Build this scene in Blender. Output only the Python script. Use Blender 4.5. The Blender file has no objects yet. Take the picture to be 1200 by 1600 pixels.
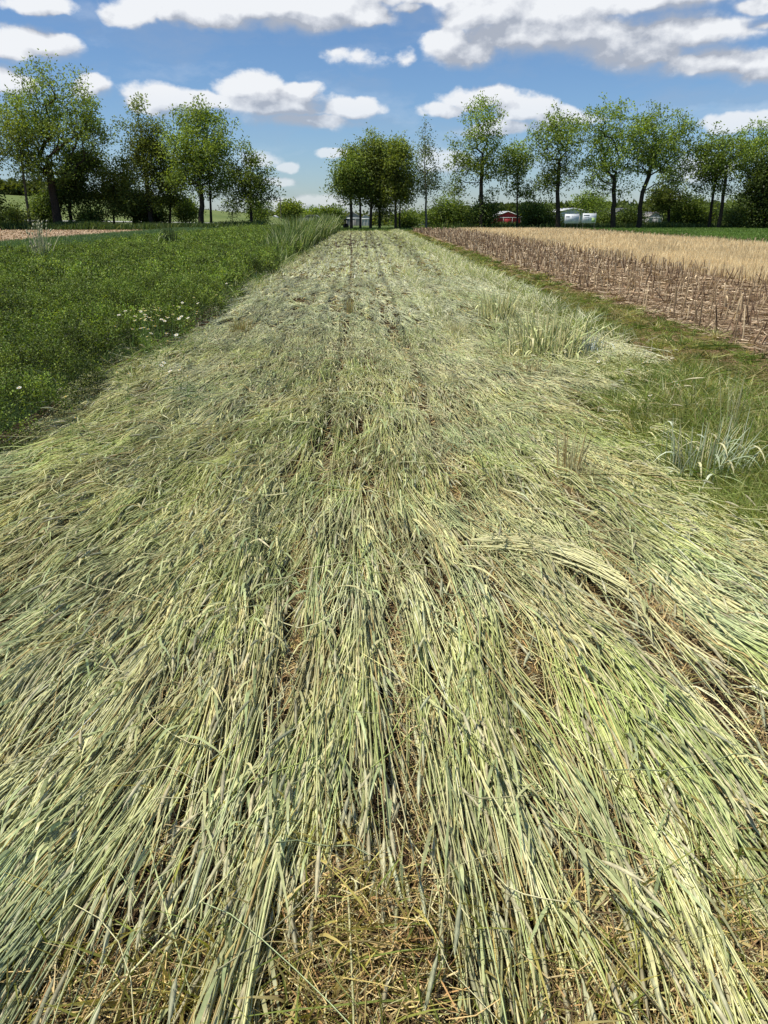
import bpy, math, random
import numpy as np
C = bpy.context.scene.collection
PI = math.pi
R = np.random.RandomState(7)
random.seed(7)
W0, H0, FPX, HORIZ = 1200.0, 1600.0, 1100.0, 335.0
EYE = 1.6
TH = math.atan((H0/2-HORIZ)/FPX)
YAW = math.atan(30*math.cos(TH)/FPX)
ct, st = math.cos(TH), math.sin(TH)

# ------------------------------------------------------------------ camera and survey helpers
cam = bpy.data.cameras.new('camera'); co = bpy.data.objects.new('camera', cam); C.objects.link(co)
co.location = (0, 0, EYE); co.rotation_euler = (PI/2-TH, 0, -YAW)
cam.sensor_fit = 'VERTICAL'; cam.sensor_height = 24; cam.lens = 24*FPX/H0
cam.clip_start = .05; cam.clip_end = 9000
bpy.context.scene.camera = co

def ray(px, py):
    a = (px-W0/2)/FPX; b = (H0/2-py)/FPX
    y = ct + b*st; z = -st + b*ct; x = a
    return np.array([x*math.cos(YAW)+y*math.sin(YAW), -x*math.sin(YAW)+y*math.cos(YAW), z])
def at(px, py, z=0.0):           # where a line of sight meets the ground
    d = ray(px, py); t = (z-EYE)/d[2]
    return d[0]*t, d[1]*t
def pt(px, py, D):               # the point at distance D along Y
    d = ray(px, py); t = D/d[1]
    return np.array([d[0]*t, D, EYE+d[2]*t])
def mpp(D): return (D*ct+EYE*st)/FPX

# ------------------------------------------------------------------ noise
_tab = R.rand(256, 256)
def vnoise(x, y, s=1.0, seed=0):
    x = np.asarray(x, float)/s+seed*17.3+500; y = np.asarray(y, float)/s+seed*9.1+500
    xi = np.floor(x).astype(int); yi = np.floor(y).astype(int)
    fx = x-xi; fy = y-yi; fx = fx*fx*(3-2*fx); fy = fy*fy*(3-2*fy)
    g = lambda a, b: _tab[a % 256, b % 256]
    return (g(xi, yi)*(1-fx)+g(xi+1, yi)*fx)*(1-fy)+(g(xi, yi+1)*(1-fx)+g(xi+1, yi+1)*fx)*fy
def fbm(x, y, s=1.0, seed=0, n=3):
    v = 0; a = .5; t = 0
    for k in range(n):
        v = v+a*vnoise(x, y, s/2**k, seed+k*3); t += a; a *= .55
    return v/t
def sstep(a, b, x):
    t = np.clip((np.asarray(x, float)-a)/(b-a), 0, 1); return t*t*(3-2*t)
def lerp(a, b, t):
    t = np.asarray(t)[..., None]; return np.asarray(a)*(1-t)+np.asarray(b)*t

# ------------------------------------------------------------------ terrain height
def ridge(X):
    return np.interp(X, [-400, -200, -115, -62, -40, -26, -14], [9, 9, 7.6, 4.2, 2.2, .6, -1.0])
def gz(X, Y):
    X = np.asarray(X, float); Y = np.asarray(Y, float)
    left = ridge(X*230/np.maximum(Y, 230))*sstep(104, 232, Y)
    left = left-10*sstep(260, 520, Y)*sstep(-20, -60, X*0-40)
    dip = -7.5*sstep(112, 320, Y)
    k = sstep(-8, -24, X*200/np.maximum(Y, 150))
    return left*k+dip*(1-k)+(fbm(X, Y, 30, 5)-.5)*.5*sstep(110, 160, Y)

# ------------------------------------------------------------------ mesh helpers
def mesh(name, V, F, mat, col=None, smooth=False):
    V = np.ascontiguousarray(V, np.float32).reshape(-1, 3); F = np.ascontiguousarray(F, np.int32)
    k = F.shape[1]; me = bpy.data.meshes.new(name)
    me.vertices.add(len(V)); me.vertices.foreach_set('co', V.ravel())
    me.loops.add(F.size); me.loops.foreach_set('vertex_index', F.ravel())
    me.polygons.add(len(F)); me.polygons.foreach_set('loop_start', np.arange(0, F.size, k, dtype=np.int32))
    if smooth: me.polygons.foreach_set('use_smooth', np.ones(len(F), bool))
    me.update(calc_edges=True)
    if col is not None:
        a = me.attributes.new('Col', 'FLOAT_COLOR', 'POINT')
        c = np.ones((len(V), 4), np.float32); c[:, :3] = col
        a.data.foreach_set('color', c.ravel())
    me.materials.append(mat)
    return me
def link(name, me, parent=None):
    o = bpy.data.objects.new(name, me); C.objects.link(o)
    if parent: o.parent = parent
    return o
def tag(o, label=None, cat=None, group=None, kind=None):
    if label: o['label'] = label
    if cat: o['category'] = cat
    if group: o['group'] = group
    if kind: o['kind'] = kind
    return o
def empty(name, loc, label, cat, group=None):
    o = bpy.data.objects.new(name, None); C.objects.link(o); o.location = loc
    return tag(o, label, cat, group)

class Geo:                         # gathers ribbons, tubes, leaves and boxes into ONE mesh
    def __init__(s): s.V = []; s.F = []; s.K = []; s.n = 0
    def add(s, V, F, col):
        V = V.reshape(-1, 3); s.V.append(V); s.F.append(F+s.n); s.n += len(V)
        c = np.asarray(col, float)
        s.K.append(np.broadcast_to(c, (len(V), 3)) if c.ndim == 1 else c.reshape(-1, 3))
    def tubes(s, P, Wd, col, sides=3, flat=False, up=None):
        # P (N,K,3), Wd (N,K) half width, col (3,), (N,3) or (N,K,3)
        N, K, _ = P.shape
        if N == 0: return
        T = np.gradient(P, axis=1); T /= np.linalg.norm(T, axis=2, keepdims=True)+1e-9
        U = np.array([0, 0, 1.0]) if up is None else up
        U = np.broadcast_to(U, T.shape) if np.ndim(U) < 3 else U
        B = np.cross(T, U); ln = np.linalg.norm(B, axis=2, keepdims=True)
        B = np.where(ln < .05, np.array([1.0, 0, 0]), B/np.maximum(ln, 1e-6))
        Nn = np.cross(B, T)
        if flat:
            V = np.stack([P-B*Wd[..., None], P+B*Wd[..., None]], 2); S = 2
        else:
            S = sides; A = np.arange(S)*2*PI/S+PI/2
            V = P[:, :, None]+Wd[:, :, None, None]*(B[:, :, None]*np.cos(A)[None, None, :, None]+Nn[:, :, None]*np.sin(A)[None, None, :, None])
        i = np.arange(N)[:, None, None]*K*S+np.arange(K-1)[None, :, None]*S
        if flat: F = np.stack([i, i+1, i+1+S, i+S], -1).reshape(-1, 4)
        else:
            j = np.arange(S)[None, None, :]; j2 = (j+1) % S
            F = np.stack([i+j, i+j2, i+j2+S, i+j+S], -1).reshape(-1, 4)
        c = np.asarray(col, float)
        if c.ndim == 2: c = c[:, None, :]
        if c.ndim >= 2: c = np.broadcast_to(c, (N, K, 3))[:, :, None, :]; c = np.broadcast_to(c, (N, K, S, 3))
        s.add(V, F.astype(np.int64), c)
    def leaves(s, P, D, L, Wd, col, nrm=None):
        # rhombus leaves: P (N,3) base, D (N,3) direction, L, Wd (N,)
        N = len(P); D = D/(np.linalg.norm(D, axis=1, keepdims=True)+1e-9)
        if nrm is None: nrm = R.randn(N, 3)
        B = np.cross(D, nrm); B /= np.linalg.norm(B, axis=1, keepdims=True)+1e-9
        L = np.broadcast_to(L, (N,))[:, None]; Wd = np.broadcast_to(Wd, (N,))[:, None]
        V = np.stack([P, P+D*L*.45+B*Wd, P+D*L, P+D*L*.45-B*Wd], 1)
        F = np.arange(N*4).reshape(N, 4)
        c = np.asarray(col, float)
        if c.ndim == 2: c = np.repeat(c, 4, axis=0)
        s.add(V, F, c)
    def box(s, c, d, col, rz=0):
        x, y, z = np.array(d)/2; v = np.array([[a*x, b*y, e*z] for a in (-1, 1) for b in (-1, 1) for e in (-1, 1)])
        cs, sn = math.cos(rz), math.sin(rz)
        v = np.stack([v[:, 0]*cs-v[:, 1]*sn, v[:, 0]*sn+v[:, 1]*cs, v[:, 2]], 1)+np.array(c)
        F = np.array([[0, 1, 3, 2], [4, 6, 7, 5], [0, 4, 5, 1], [2, 3, 7, 6], [0, 2, 6, 4], [1, 5, 7, 3]])
        s.add(v, F, col)
    def poly(s, v, F, col): s.add(np.array(v, float), np.array(F), col)
    def build(s, name, mat, parent=None, smooth=False):
        me = mesh(name, np.concatenate(s.V), np.concatenate(s.F), mat, np.concatenate(s.K), smooth)
        return link(name, me, parent)

# ------------------------------------------------------------------ materials
def nmat(name):
    m = bpy.data.materials.new(name); m.use_nodes = True; nt = m.node_tree; nt.nodes.clear()
    return m, nt, nt.nodes, nt.links
def colmat(name, rough=.6, trans=0.0, spec=.3, nscale=0, namt=.25, tint=(1, 1, 1), trc=(1.3, 1.25, .5)):
    m, nt, N, L = nmat(name)
    out = N.new('ShaderNodeOutputMaterial'); p = N.new('ShaderNodeBsdfPrincipled')
    at_ = N.new('ShaderNodeAttribute'); at_.attribute_name = 'Col'; c = at_.outputs['Color']
    if nscale:
        tc = N.new('ShaderNodeTexCoord'); n = N.new('ShaderNodeTexNoise'); n.inputs['Scale'].default_value = nscale; n.inputs['Detail'].default_value = 3
        L.new(tc.outputs['Object'], n.inputs['Vector'])
        mr = N.new('ShaderNodeMapRange'); mr.inputs['From Min'].default_value = .3; mr.inputs['From Max'].default_value = .7
        mr.inputs['To Min'].default_value = 1-namt; mr.inputs['To Max'].default_value = 1+namt
        L.new(n.outputs['Fac'], mr.inputs['Value'])
        vm = N.new('ShaderNodeVectorMath'); vm.operation = 'SCALE'; L.new(c, vm.inputs[0]); L.new(mr.outputs[0], vm.inputs['Scale']); c = vm.outputs[0]
    p.inputs['Roughness'].default_value = rough; p.inputs['Specular IOR Level'].default_value = spec
    L.new(c, p.inputs['Base Color'])
    if trans:
        t = N.new('ShaderNodeBsdfTranslucent'); v2 = N.new('ShaderNodeVectorMath'); v2.operation = 'MULTIPLY'; v2.inputs[1].default_value = trc
        L.new(c, v2.inputs[0]); L.new(v2.outputs[0], t.inputs['Color'])
        mx = N.new('ShaderNodeMixShader'); mx.inputs[0].default_value = trans
        L.new(p.outputs[0], mx.inputs[1]); L.new(t.outputs[0], mx.inputs[2]); L.new(mx.outputs[0], out.inputs[0])
    else: L.new(p.outputs[0], out.inputs[0])
    return m
def groundmat(name, cols, scale, bump=.3, bscale=None, rough=.9):
    m, nt, N, L = nmat(name)
    out = N.new('ShaderNodeOutputMaterial'); p = N.new('ShaderNodeBsdfPrincipled'); p.inputs['Roughness'].default_value = rough
    p.inputs['Specular IOR Level'].default_value = .15
    g = N.new('ShaderNodeNewGeometry')
    n = N.new('ShaderNodeTexNoise'); n.inputs['Scale'].default_value = scale; n.inputs['Detail'].default_value = 8; n.inputs['Roughness'].default_value = .65
    n2 = N.new('ShaderNodeTexNoise'); n2.inputs['Scale'].default_value = scale*.07; n2.inputs['Detail'].default_value = 3
    L.new(g.outputs['Position'], n.inputs['Vector']); L.new(g.outputs['Position'], n2.inputs['Vector'])
    ad = N.new('ShaderNodeMath'); ad.operation = 'MULTIPLY_ADD'; ad.inputs[1].default_value = .5
    L.new(n2.outputs['Fac'], ad.inputs[0]); 
    m2 = N.new('ShaderNodeMath'); m2.operation = 'MULTIPLY'; m2.inputs[1].default_value = .5; L.new(n.outputs['Fac'], m2.inputs[0]); L.new(m2.outputs[0], ad.inputs[2])
    r = N.new('ShaderNodeValToRGB'); e = r.color_ramp.elements
    while len(e) < len(cols): e.new(.5)
    for k, cc in enumerate(cols): e[k].position = .36+.28*k/(len(cols)-1); e[k].color = (*cc, 1)
    L.new(ad.outputs[0], r.inputs[0]); L.new(r.outputs[0], p.inputs['Base Color'])
    b = N.new('ShaderNodeBump'); b.inputs['Strength'].default_value = bump; b.inputs['Distance'].default_value = .05
    n3 = N.new('ShaderNodeTexNoise'); n3.inputs['Scale'].default_value = bscale or scale*2; n3.inputs['Detail'].default_value = 6
    L.new(g.outputs['Position'], n3.inputs['Vector']); L.new(n3.outputs['Fac'], b.inputs['Height']); L.new(b.outputs[0], p.inputs['Normal'])
    L.new(p.outputs[0], out.inputs[0]); return m
M_rye = colmat('rye_straw', .42, .15, .38, 60, .18, trc=(1.15, 1.1, .5))
M_tuft = colmat('rye_tuft', .5, .2, .25, 60, .15, trc=(1.15, 1.1, .6))
M_leaf = colmat('field_leaf', .55, .35, .3)
M_grass = colmat('grass_blade', .5, .3, .35)
M_tree = colmat('tree_leaf', .5, .45, .25)
M_bark = colmat('bark', .9, 0, .1, 6, .35)
M_dry = colmat('dry_residue', .8, .1, .15, 30, .25)
M_paint = colmat('painted_board', .6, 0, .2, 3, .08)
M_metal = colmat('sheet_metal', .45, 0, .4, 2, .1)
M_petal = colmat('petal', .6, .3, .2)
G_land = groundmat('meadow', [(.05, .085, .018), (.09, .13, .03), (.14, .17, .05)], 1.2)
G_hill = groundmat('pasture', [(.10, .14, .035), (.15, .19, .055), (.20, .23, .08)], .35, .6)
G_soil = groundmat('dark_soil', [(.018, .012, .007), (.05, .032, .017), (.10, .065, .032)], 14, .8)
G_corn = groundmat('corn_soil', [(.08, .055, .035), (.17, .12, .08), (.32, .24, .16)], 7, .8)
G_track = groundmat('track_soil', [(.06, .06, .02), (.14, .12, .045), (.26, .20, .10)], 6, .6)
G_tan = groundmat('tan_soil', [(.30, .20, .125), (.42, .30, .19), (.52, .39, .26)], 5, 1.0)
G_blond = groundmat('straw_soil', [(.16, .10, .05), (.30, .21, .11), (.42, .31, .17)], 8, .6)
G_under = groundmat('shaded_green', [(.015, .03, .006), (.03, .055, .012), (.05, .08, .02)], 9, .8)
G_gravel = groundmat('gravel_grey', [(.25, .24, .22), (.34, .33, .31), (.42, .41, .39)], 6, .3)

# ------------------------------------------------------------------ setting sheets
def sheet(name, xs, ys, z, mat, terr=False):
    X, Y = np.meshgrid(xs, ys); Z = (gz(X, Y) if terr else X*0)+z
    nx, ny = len(xs), len(ys)
    i = (np.arange(ny-1)[:, None]*nx+np.arange(nx-1)[None]).reshape(-1)
    F = np.stack([i, i+1, i+1+nx, i+nx], 1)
    o = link(name, mesh(name, np.stack([X, Y, Z], -1), F, mat, None, True)); tag(o, kind='structure'); return o
gx = np.concatenate([np.linspace(-3000, -420, 14), np.linspace(-400, 400, 201), np.linspace(420, 3000, 14)])
gy = np.concatenate([np.linspace(-60, 100, 17), np.linspace(104, 600, 125), np.linspace(650, 5000, 20)])
sheet('ground', gx, gy, -.012, G_land, True)
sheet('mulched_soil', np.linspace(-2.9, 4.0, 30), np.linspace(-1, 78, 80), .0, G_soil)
sheet('track', np.linspace(4.004, 4.9, 8), np.linspace(-1, 78, 80), .0, G_track)
sheet('grass_verge', np.linspace(2.3, 4.3, 8), np.linspace(-1, 78, 80), .004, G_track)
sheet('corn_field', np.linspace(4.904, 9.6, 12), np.linspace(-1, 79, 80), .0, G_corn)
sheet('stubble_field', np.linspace(9.604, 20.6, 12), np.linspace(-1, 80, 80), .0, G_blond)
sheet('corn_headland', np.linspace(20.604, 22.6, 4), np.linspace(-1, 80, 80), .0, G_corn)
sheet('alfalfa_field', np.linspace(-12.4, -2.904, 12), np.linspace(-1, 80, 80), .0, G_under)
sheet('tan_field', np.linspace(-90, -20.2, 12), np.linspace(-1, 84, 80), .03, G_tan)
a = at(1140, 356); b = at(1230, 359.5)
sheet('gravel_lane', np.linspace(47, 60, 8), np.linspace(84, 92, 8), .03, G_gravel)

def vis(x, y, pad=1.0):
    return (np.abs(x-.02*y) < .56*(y*ct+.62)+pad) & (y > .2)

# ------------------------------------------------------------------ flattened rye
BLUE = np.array([.48, .55, .29]); GREEN = np.array([.44, .51, .16]); STRAW = np.array([.78, .73, .42])
OLIVE = np.array([.46, .46, .19]); GOLD = np.array([.55, .42, .18]); BROWN = np.array([.27, .18, .09])
def edge_l(y): return -2.58-.35*sstep(8, 30, y)+(vnoise(y*0, y, 1.3, 3)-.5)*.7
def edge_r(y): return np.interp(y, [0, 3.5, 5, 6.5, 9, 14, 30, 80], [2.9, 2.3, 2.1, 2.5, 3.2, 3.55, 3.8, 4.0])+(vnoise(y*0, y, 1.1, 4)-.5)*.5
def el(px, py, rx, ry):
    x, y = at(px, py); x2, _ = at(px+rx, py); _, y2 = at(px, py-ry); _, y3 = at(px, py+ry)
    return x, y, abs(x2-x), abs(y2-y3)/2
HOLES = [el(*h) for h in [(565, 1440, 105, 105), (560, 1590, 150, 60), (170, 1560, 120, 50), (700, 1600, 60, 30), (900, 1580, 90, 60), (1130, 1570, 90, 40), (1010, 1600, 80, 30), (330, 1085, 16, 24), (470, 935, 14, 60), (255, 1350, 14, 30), (1190, 1160, 45, 60),
    (1055, 1055, 28, 40), (965, 990, 20, 45), (565, 690, 7, 16), (390, 655, 18, 14), (20, 930, 30, 14), (215, 1130, 10, 16), (385, 1090, 20, 30), (790, 1030, 15, 40),
    (480, 1180, 14, 30), (930, 1440, 35, 60), (900, 640, 20, 12), (1180, 1500, 60, 60), (640, 790, 6, 24), (570, 780, 8, 20),
    (705, 770, 6, 60), (870, 770, 10, 20), (930, 850, 12, 40), (90, 880, 30, 12), (150, 1010, 26, 12), (1150, 1290, 20, 30), (1010, 1400, 14, 40), (1200, 1240, 25, 60)]]
LINES = [([(640, 570), (655, 610), (668, 650), (700, 740), (722, 800), (745, 860)], .022), ([(548, 362), (549, 400), (548, 440), (546, 500), (520, 640), (505, 800)], .02),
         ([(880, 770), (930, 850), (985, 930), (1045, 1000)], .035), ([(760, 900), (800, 1010), (850, 1100)], .02), ([(470, 860), (466, 1000), (450, 1120)], .02),
         ([(800, 580), (850, 660), (900, 740)], .02), ([(585, 440), (600, 500), (640, 570)], .02), ([(620, 1000), (640, 1160), (660, 1330)], .02)]
LINES = [([at(*p) for p in l], w) for l, w in LINES]
def blocked(X, Y):
    m = np.zeros(X.shape, bool)
    for hx, hy, rx, ry in HOLES:
        q_ = .98 if hy < 1.55 else .72; rx, ry = rx*q_, ry*q_
        wob = 1+.5*(vnoise(X, Y, .09, 8)-.5)*2
        m |= ((X-hx)/(rx*wob))**2+((Y-hy)/(ry*wob))**2 < 1
    for l, w in LINES:
        for (x0, y0), (x1, y1) in zip(l[:-1], l[1:]):
            dx, dy = x1-x0, y1-y0; t = np.clip(((X-x0)*dx+(Y-y0)*dy)/(dx*dx+dy*dy), 0, 1)
            m |= np.hypot(X-x0-t*dx, Y-y0-t*dy) < w*(.4+1.2*vnoise(X, Y, .25, 9))
    return m
def mound(x, y):
    return .02+(.06*fbm(x, y, .8, 21, 3)+.045*sstep(.35, .7, fbm(x*1.6, y*.5, .28, 22, 2)))*(1-.35*sstep(2.5, 1.2, y))*(1-.6*sstep(5, 13, y))
def heading(x, y):       # lie of the crop, radians from straight toward the camera, + = to the right
    a = np.interp(x, [-3, -1.6, -.5, 0, .6, 1.6, 3], [-.40, -.25, -.08, .0, .12, .21, .28])*(1-.75*sstep(3.5, 12, y))
    a = a+(fbm(x, y, .9, 31, 3)-.5)*(.70-.48*sstep(2.8, 7, y))+(fbm(x, y, .3, 37, 2)-.5)*.2
    return a
def rye_band(y0, y1, dens, hw, L, K, jit, sides, heads, leafp, seed):
    g = Geo(); rs = np.random.RandomState(seed)
    n = int((y1-y0)*7.4*dens)
    # tillers stand in drilled rows: crowns first, then stems from each crown
    nc = max(n//7, 1)
    cx = rs.uniform(-3.2, 4.2, nc); cy = rs.uniform(y0, y1, nc)
    row = np.round(cx/.19)*.19; cx = row+rs.randn(nc)*.03+(vnoise(row*0+3, cy, 2.5, 5)-.5)*.08
    cj = rs.randn(nc)*jit; ctone = rs.rand(nc)
    kc = rs.rand(nc) < .25+1.25*vnoise(row*9.7, cy, .42, 67)**1.3; cx, cy, cj, ctone = cx[kc], cy[kc], cj[kc], ctone[kc]; nc = len(cx)
    k = rs.randint(0, nc, n)
    x = cx[k]+rs.randn(n)*.022; y = cy[k]+rs.randn(n)*.03
    keep = (x > edge_l(y)+.1) & (x < edge_r(y)-.05) & vis(x, y, 1.4)
    x, y, k = x[keep], y[keep], k[keep]; n = len(x)
    ang = heading(x, y)+cj[k]+rs.randn(n)*jit*.55
    LL = L*rs.uniform(.55, 1.15, n); t = np.linspace(0, 1, K)
    bend = (rs.randn(n)*.11+(vnoise(x, y, .5, 77)-.5)*.25)*(1-.45*sstep(2.5, 6, y))
    A = ang[:, None]+bend[:, None]*t[None]**1.5
    stp = (LL/(K-1))[:, None]
    X = x[:, None]+np.concatenate([np.zeros((n, 1)), np.cumsum(np.sin(A[:, 1:])*stp, 1)], 1)
    Y = y[:, None]-np.concatenate([np.zeros((n, 1)), np.cumsum(np.cos(A[:, 1:])*stp, 1)], 1)
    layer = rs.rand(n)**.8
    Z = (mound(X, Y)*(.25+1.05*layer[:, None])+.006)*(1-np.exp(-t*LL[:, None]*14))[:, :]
    arch = (rs.rand(n) < .06)*rs.uniform(.02, .07, n)
    Z += arch[:, None]*np.sin(PI*t)[None]
    Z += (rs.rand(n) < .04)[:, None]*rs.uniform(.05, .22, n)[:, None]*t[None]**2
    Z = np.maximum(Z, .004)
    kn = rs.rand(n) < .12; kk_ = rs.randint(2, K-1, n); km = (np.arange(K)[None] > kk_[:, None]) & kn[:, None]; kd = rs.randn(n)[:, None]*.35*stp
    X = X+np.cumsum(km*kd, 1)
    bl = blocked(X, Y).mean(1)
    inside = (X[:, -1] > edge_l(Y[:, -1])-.35) & (Y[:, -1] > .3)
    keep = ((bl < np.where(y < 3.0, .09, .17)) | (rs.rand(n) < .015)) & inside
    X, Y, Z, x, y, k, LL, layer, ang = [v[keep] for v in (X, Y, Z, x, y, k, LL, layer, ang)]; n = len(x)
    P = np.stack([X, Y, Z], -1)
    # colour: patches of blue-green, green and straw; straw at the foot of each stem
    f1 = fbm(X, Y, 1.1, 41, 2); f2 = fbm(X, Y, .55, 51, 3)
    c = lerp(BLUE, GREEN, sstep(.38, .64, f1+.10*sstep(3.2, 1.2, Y)-.03)*.9)
    c = c*(1-(sstep(.44, .60, f2)*.50)[..., None])+OLIVE*(sstep(.44, .60, f2)*.50)[..., None]
    stw = np.clip(np.clip(1-t[None]*LL[:, None]*3.0, 0, 1)*.85+(rs.rand(n)[:, None] < .13)*.8+sstep(.5, .66, fbm(x, y, .45, 61, 2))[:, None]*.5
                  +.50*sstep(6, 16, Y)+.30*(sstep(.9, 1.2, X)*sstep(1.7, 1.3, X)+sstep(2.7, 3.1, X))*sstep(4, 9, Y)-.35*sstep(1.5, 1.8, X)*sstep(2.7, 2.4, X)*sstep(9, 13, Y), 0, 1)
    SP = lerp(STRAW, [.74, .78, .54], sstep(5, 14, Y)*.8); c = c*(1-stw[..., None])+SP*stw[..., None]
    gp = sstep(.55, .68, fbm(X, Y, .5, 69, 3))[..., None]*(.05+.55*(rs.rand(n) < .4))[:, None, None]*(1-.8*sstep(5, 9, Y))[..., None]; c = c*(1-gp)+np.array([.76, .64, .32])*gp
    br = (rs.rand(n) < .05)[:, None, None]; c = np.where(br, GOLD*.8, c)
    seam = vnoise(X, Y*.04, .13, 64)*.5+vnoise(X, Y*.02, .4, 65)*.5
    c = c*(.80+.42*ctone[k][:, None, None])*(.80+.42*rs.rand(n))[:, None, None]*(.66+.44*layer[:, None, None])*(.56+.26*sstep(5, 12, Y)+(.92-.55*sstep(5, 12, Y))*fbm(X*1.5, Y*.8, .3, 63, 2)+(.15+.45*sstep(5, 14, Y))*(seam-.5))[..., None]  # lower layers darkened in colour to stand for shade inside the mat
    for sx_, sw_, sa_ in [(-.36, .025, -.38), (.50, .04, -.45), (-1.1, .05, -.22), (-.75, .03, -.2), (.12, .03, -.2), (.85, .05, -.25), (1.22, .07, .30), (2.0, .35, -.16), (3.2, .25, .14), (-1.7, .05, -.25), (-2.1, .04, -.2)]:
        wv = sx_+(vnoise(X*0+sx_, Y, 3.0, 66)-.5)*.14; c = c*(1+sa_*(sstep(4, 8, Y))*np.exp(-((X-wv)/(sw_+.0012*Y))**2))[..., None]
    c = np.minimum(c, .92)
    wd = hw*rs.uniform(.6, 1.3, n)[:, None]*(1-.45*t[None])*np.ones((n, K))
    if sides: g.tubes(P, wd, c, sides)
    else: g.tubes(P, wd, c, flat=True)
    if heads:                       # seed heads with awns
        h = rs.rand(n) < (.7 if heads > 1 else .35); Pe = P[h, -1]; d = P[h, -1]-P[h, -2]; d /= np.linalg.norm(d, axis=1, keepdims=True)
        d[:, :2] += rs.randn(h.sum(), 2)*.12; d[:, 2] += rs.uniform(-.12, .05, h.sum())
        hl = rs.uniform(.08, .14, h.sum()); tt = np.linspace(0, 1, 6)
        q = Pe[:, None]+d[:, None]*hl[:, None, None]*tt[None, :, None]; q[:, :, 2] = np.maximum(q[:, :, 2], .008)+.002
        q[:, :, 2] -= (tt**2)[None]*.012; q[:, :, 2] = np.maximum(q[:, :, 2], .006)
        prof = np.array([.35, .9, 1, .9, .65, .2])*hw*2.1
        hc = lerp([.60, .62, .38], [.70, .62, .38], rs.rand(h.sum()))*(.55+.55*rs.rand(h.sum()))[:, None]
        hc = hc[:, None]*np.array([.9, 1, .8, 1.05, .85, 1.1])[None, :, None]
        g.tubes(q, np.broadcast_to(prof, (len(q), 6)), hc, 4)
        if heads > 1:
            for a in range(10):
                s_ = q[:, 1+a % 4]; dd = d+rs.randn(len(d), 3)*.16
                e_ = s_+dd*rs.uniform(.03, .05, len(d))[:, None]
                g.tubes(np.stack([s_, e_], 1), np.tile([.0005, .0002], (len(d), 1)), hc[:, 0]*1.25, flat=True)
    if leafp:                       # strap leaves hanging off the stems
        m = np.where(rs.rand(n) < leafp)[0]; i = rs.randint(1, K-1, len(m)); b0 = P[m, i]
        a2 = ang[m]+rs.randn(len(m))*.32; l2 = rs.uniform(.08, .24, len(m)); tt = np.linspace(0, 1, 5)
        q = np.stack([b0[:, None, 0]+np.sin(a2)[:, None]*l2[:, None]*tt, b0[:, None, 1]-np.cos(a2)[:, None]*l2[:, None]*tt,
                      b0[:, None, 2]+.01+np.sin(tt*PI)[None]*rs.uniform(0, .05, len(m))[:, None]-.01*tt], -1)
        lc = lerp([.40, .48, .22], [.74, .68, .34], rs.rand(len(m))**1.6)*(.55+.6*rs.rand(len(m)))[:, None]
        up = np.zeros((len(m), 5, 3)); up[..., 2] = 1; up[..., 0] = rs.randn(len(m))[:, None]*.5
        g.tubes(q, np.array([.5, 1, .95, .6, .08])[None]*rs.uniform(.0025, .006, len(m))[:, None]*max(hw/.0026, 1)**.5, lc, flat=True, up=up)
    return g
def litter(g, n, x0, x1, y0, y1, l0, l1, hw, z0, z1, pal, mask=None, seed=1, tilt=.15, arcp=.1):
    rs = np.random.RandomState(seed)
    x = rs.uniform(x0, x1, n); y = rs.uniform(y0, y1, n); k = vis(x, y, .4)
    if mask is not None: k &= mask(x, y)
    x, y = x[k], y[k]; n = len(x); a = rs.uniform(0, 2*PI, n); l = rs.uniform(l0, l1, n)
    z = rs.uniform(z0, z1, n); t = np.array([-.5, 0, .5]); tz = rs.randn(n)*tilt; b = rs.randn(n)*arcp
    P = np.stack([x[:, None]+np.cos(a)[:, None]*l[:, None]*t-np.sin(a)[:, None]*(l*b)[:, None]*(t*t*4-.5), y[:, None]+np.sin(a)[:, None]*l[:, None]*t+np.cos(a)[:, None]*(l*b)[:, None]*(t*t*4-.5),
                  np.maximum(z[:, None]+tz[:, None]*l[:, None]*t, .006)], -1)
    pal = np.array(pal); c = pal[rs.randint(0, len(pal), n)]*(.45+.85*rs.rand(n))[:, None]
    up = np.zeros((n, 3, 3)); up[..., 2] = 1; up[..., :2] = rs.randn(n, 1, 2)*.4
    g.tubes(P, hw*rs.uniform(.5, 1.5, n)[:, None]*np.array([.8, 1, .6])[None], c, flat=True, up=up)

def blades(g, x, y, h, hw, cols, lean=.35, z=0.0, curve=.5, seed=1, ldir=None):
    rs = np.random.RandomState(seed); n = len(x); a = rs.uniform(0, 2*PI, n) if ldir is None else ldir+rs.randn(n)*.5
    t = np.array([0, .4, .75, 1.0]); l = np.abs(rs.randn(n))*lean+.05; h = np.broadcast_to(h, (n,))
    off = h[:, None]*(l[:, None]*t+curve*l[:, None]*t*t)
    P = np.stack([x[:, None]+np.cos(a)[:, None]*off, y[:, None]+np.sin(a)[:, None]*off, z+h[:, None]*(t-.35*np.minimum(l, 1.3)[:, None]*t*t)], -1)
    up = np.zeros((n, 4, 3)); up[..., 0] = np.cos(a)[:, None]; up[..., 1] = np.sin(a)[:, None]; up[..., 2] = .3
    f = rs.uniform(0, PI, n); up[..., 0] = np.cos(f)[:, None]; up[..., 1] = np.sin(f)[:, None]
    w = np.broadcast_to(hw, (n,))[:, None]*np.array([.8, 1, .6, .08])[None]
    c = np.asarray(cols); c = c if c.ndim == 2 else np.tile(c, (n, 1))
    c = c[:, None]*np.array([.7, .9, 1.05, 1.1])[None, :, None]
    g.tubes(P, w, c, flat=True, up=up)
def pick(pal, n, rs, lo=.6, hi=1.25):
    pal = np.array(pal); return pal[rs.randint(0, len(pal), n)]*rs.uniform(lo, hi, n)[:, None]

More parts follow.
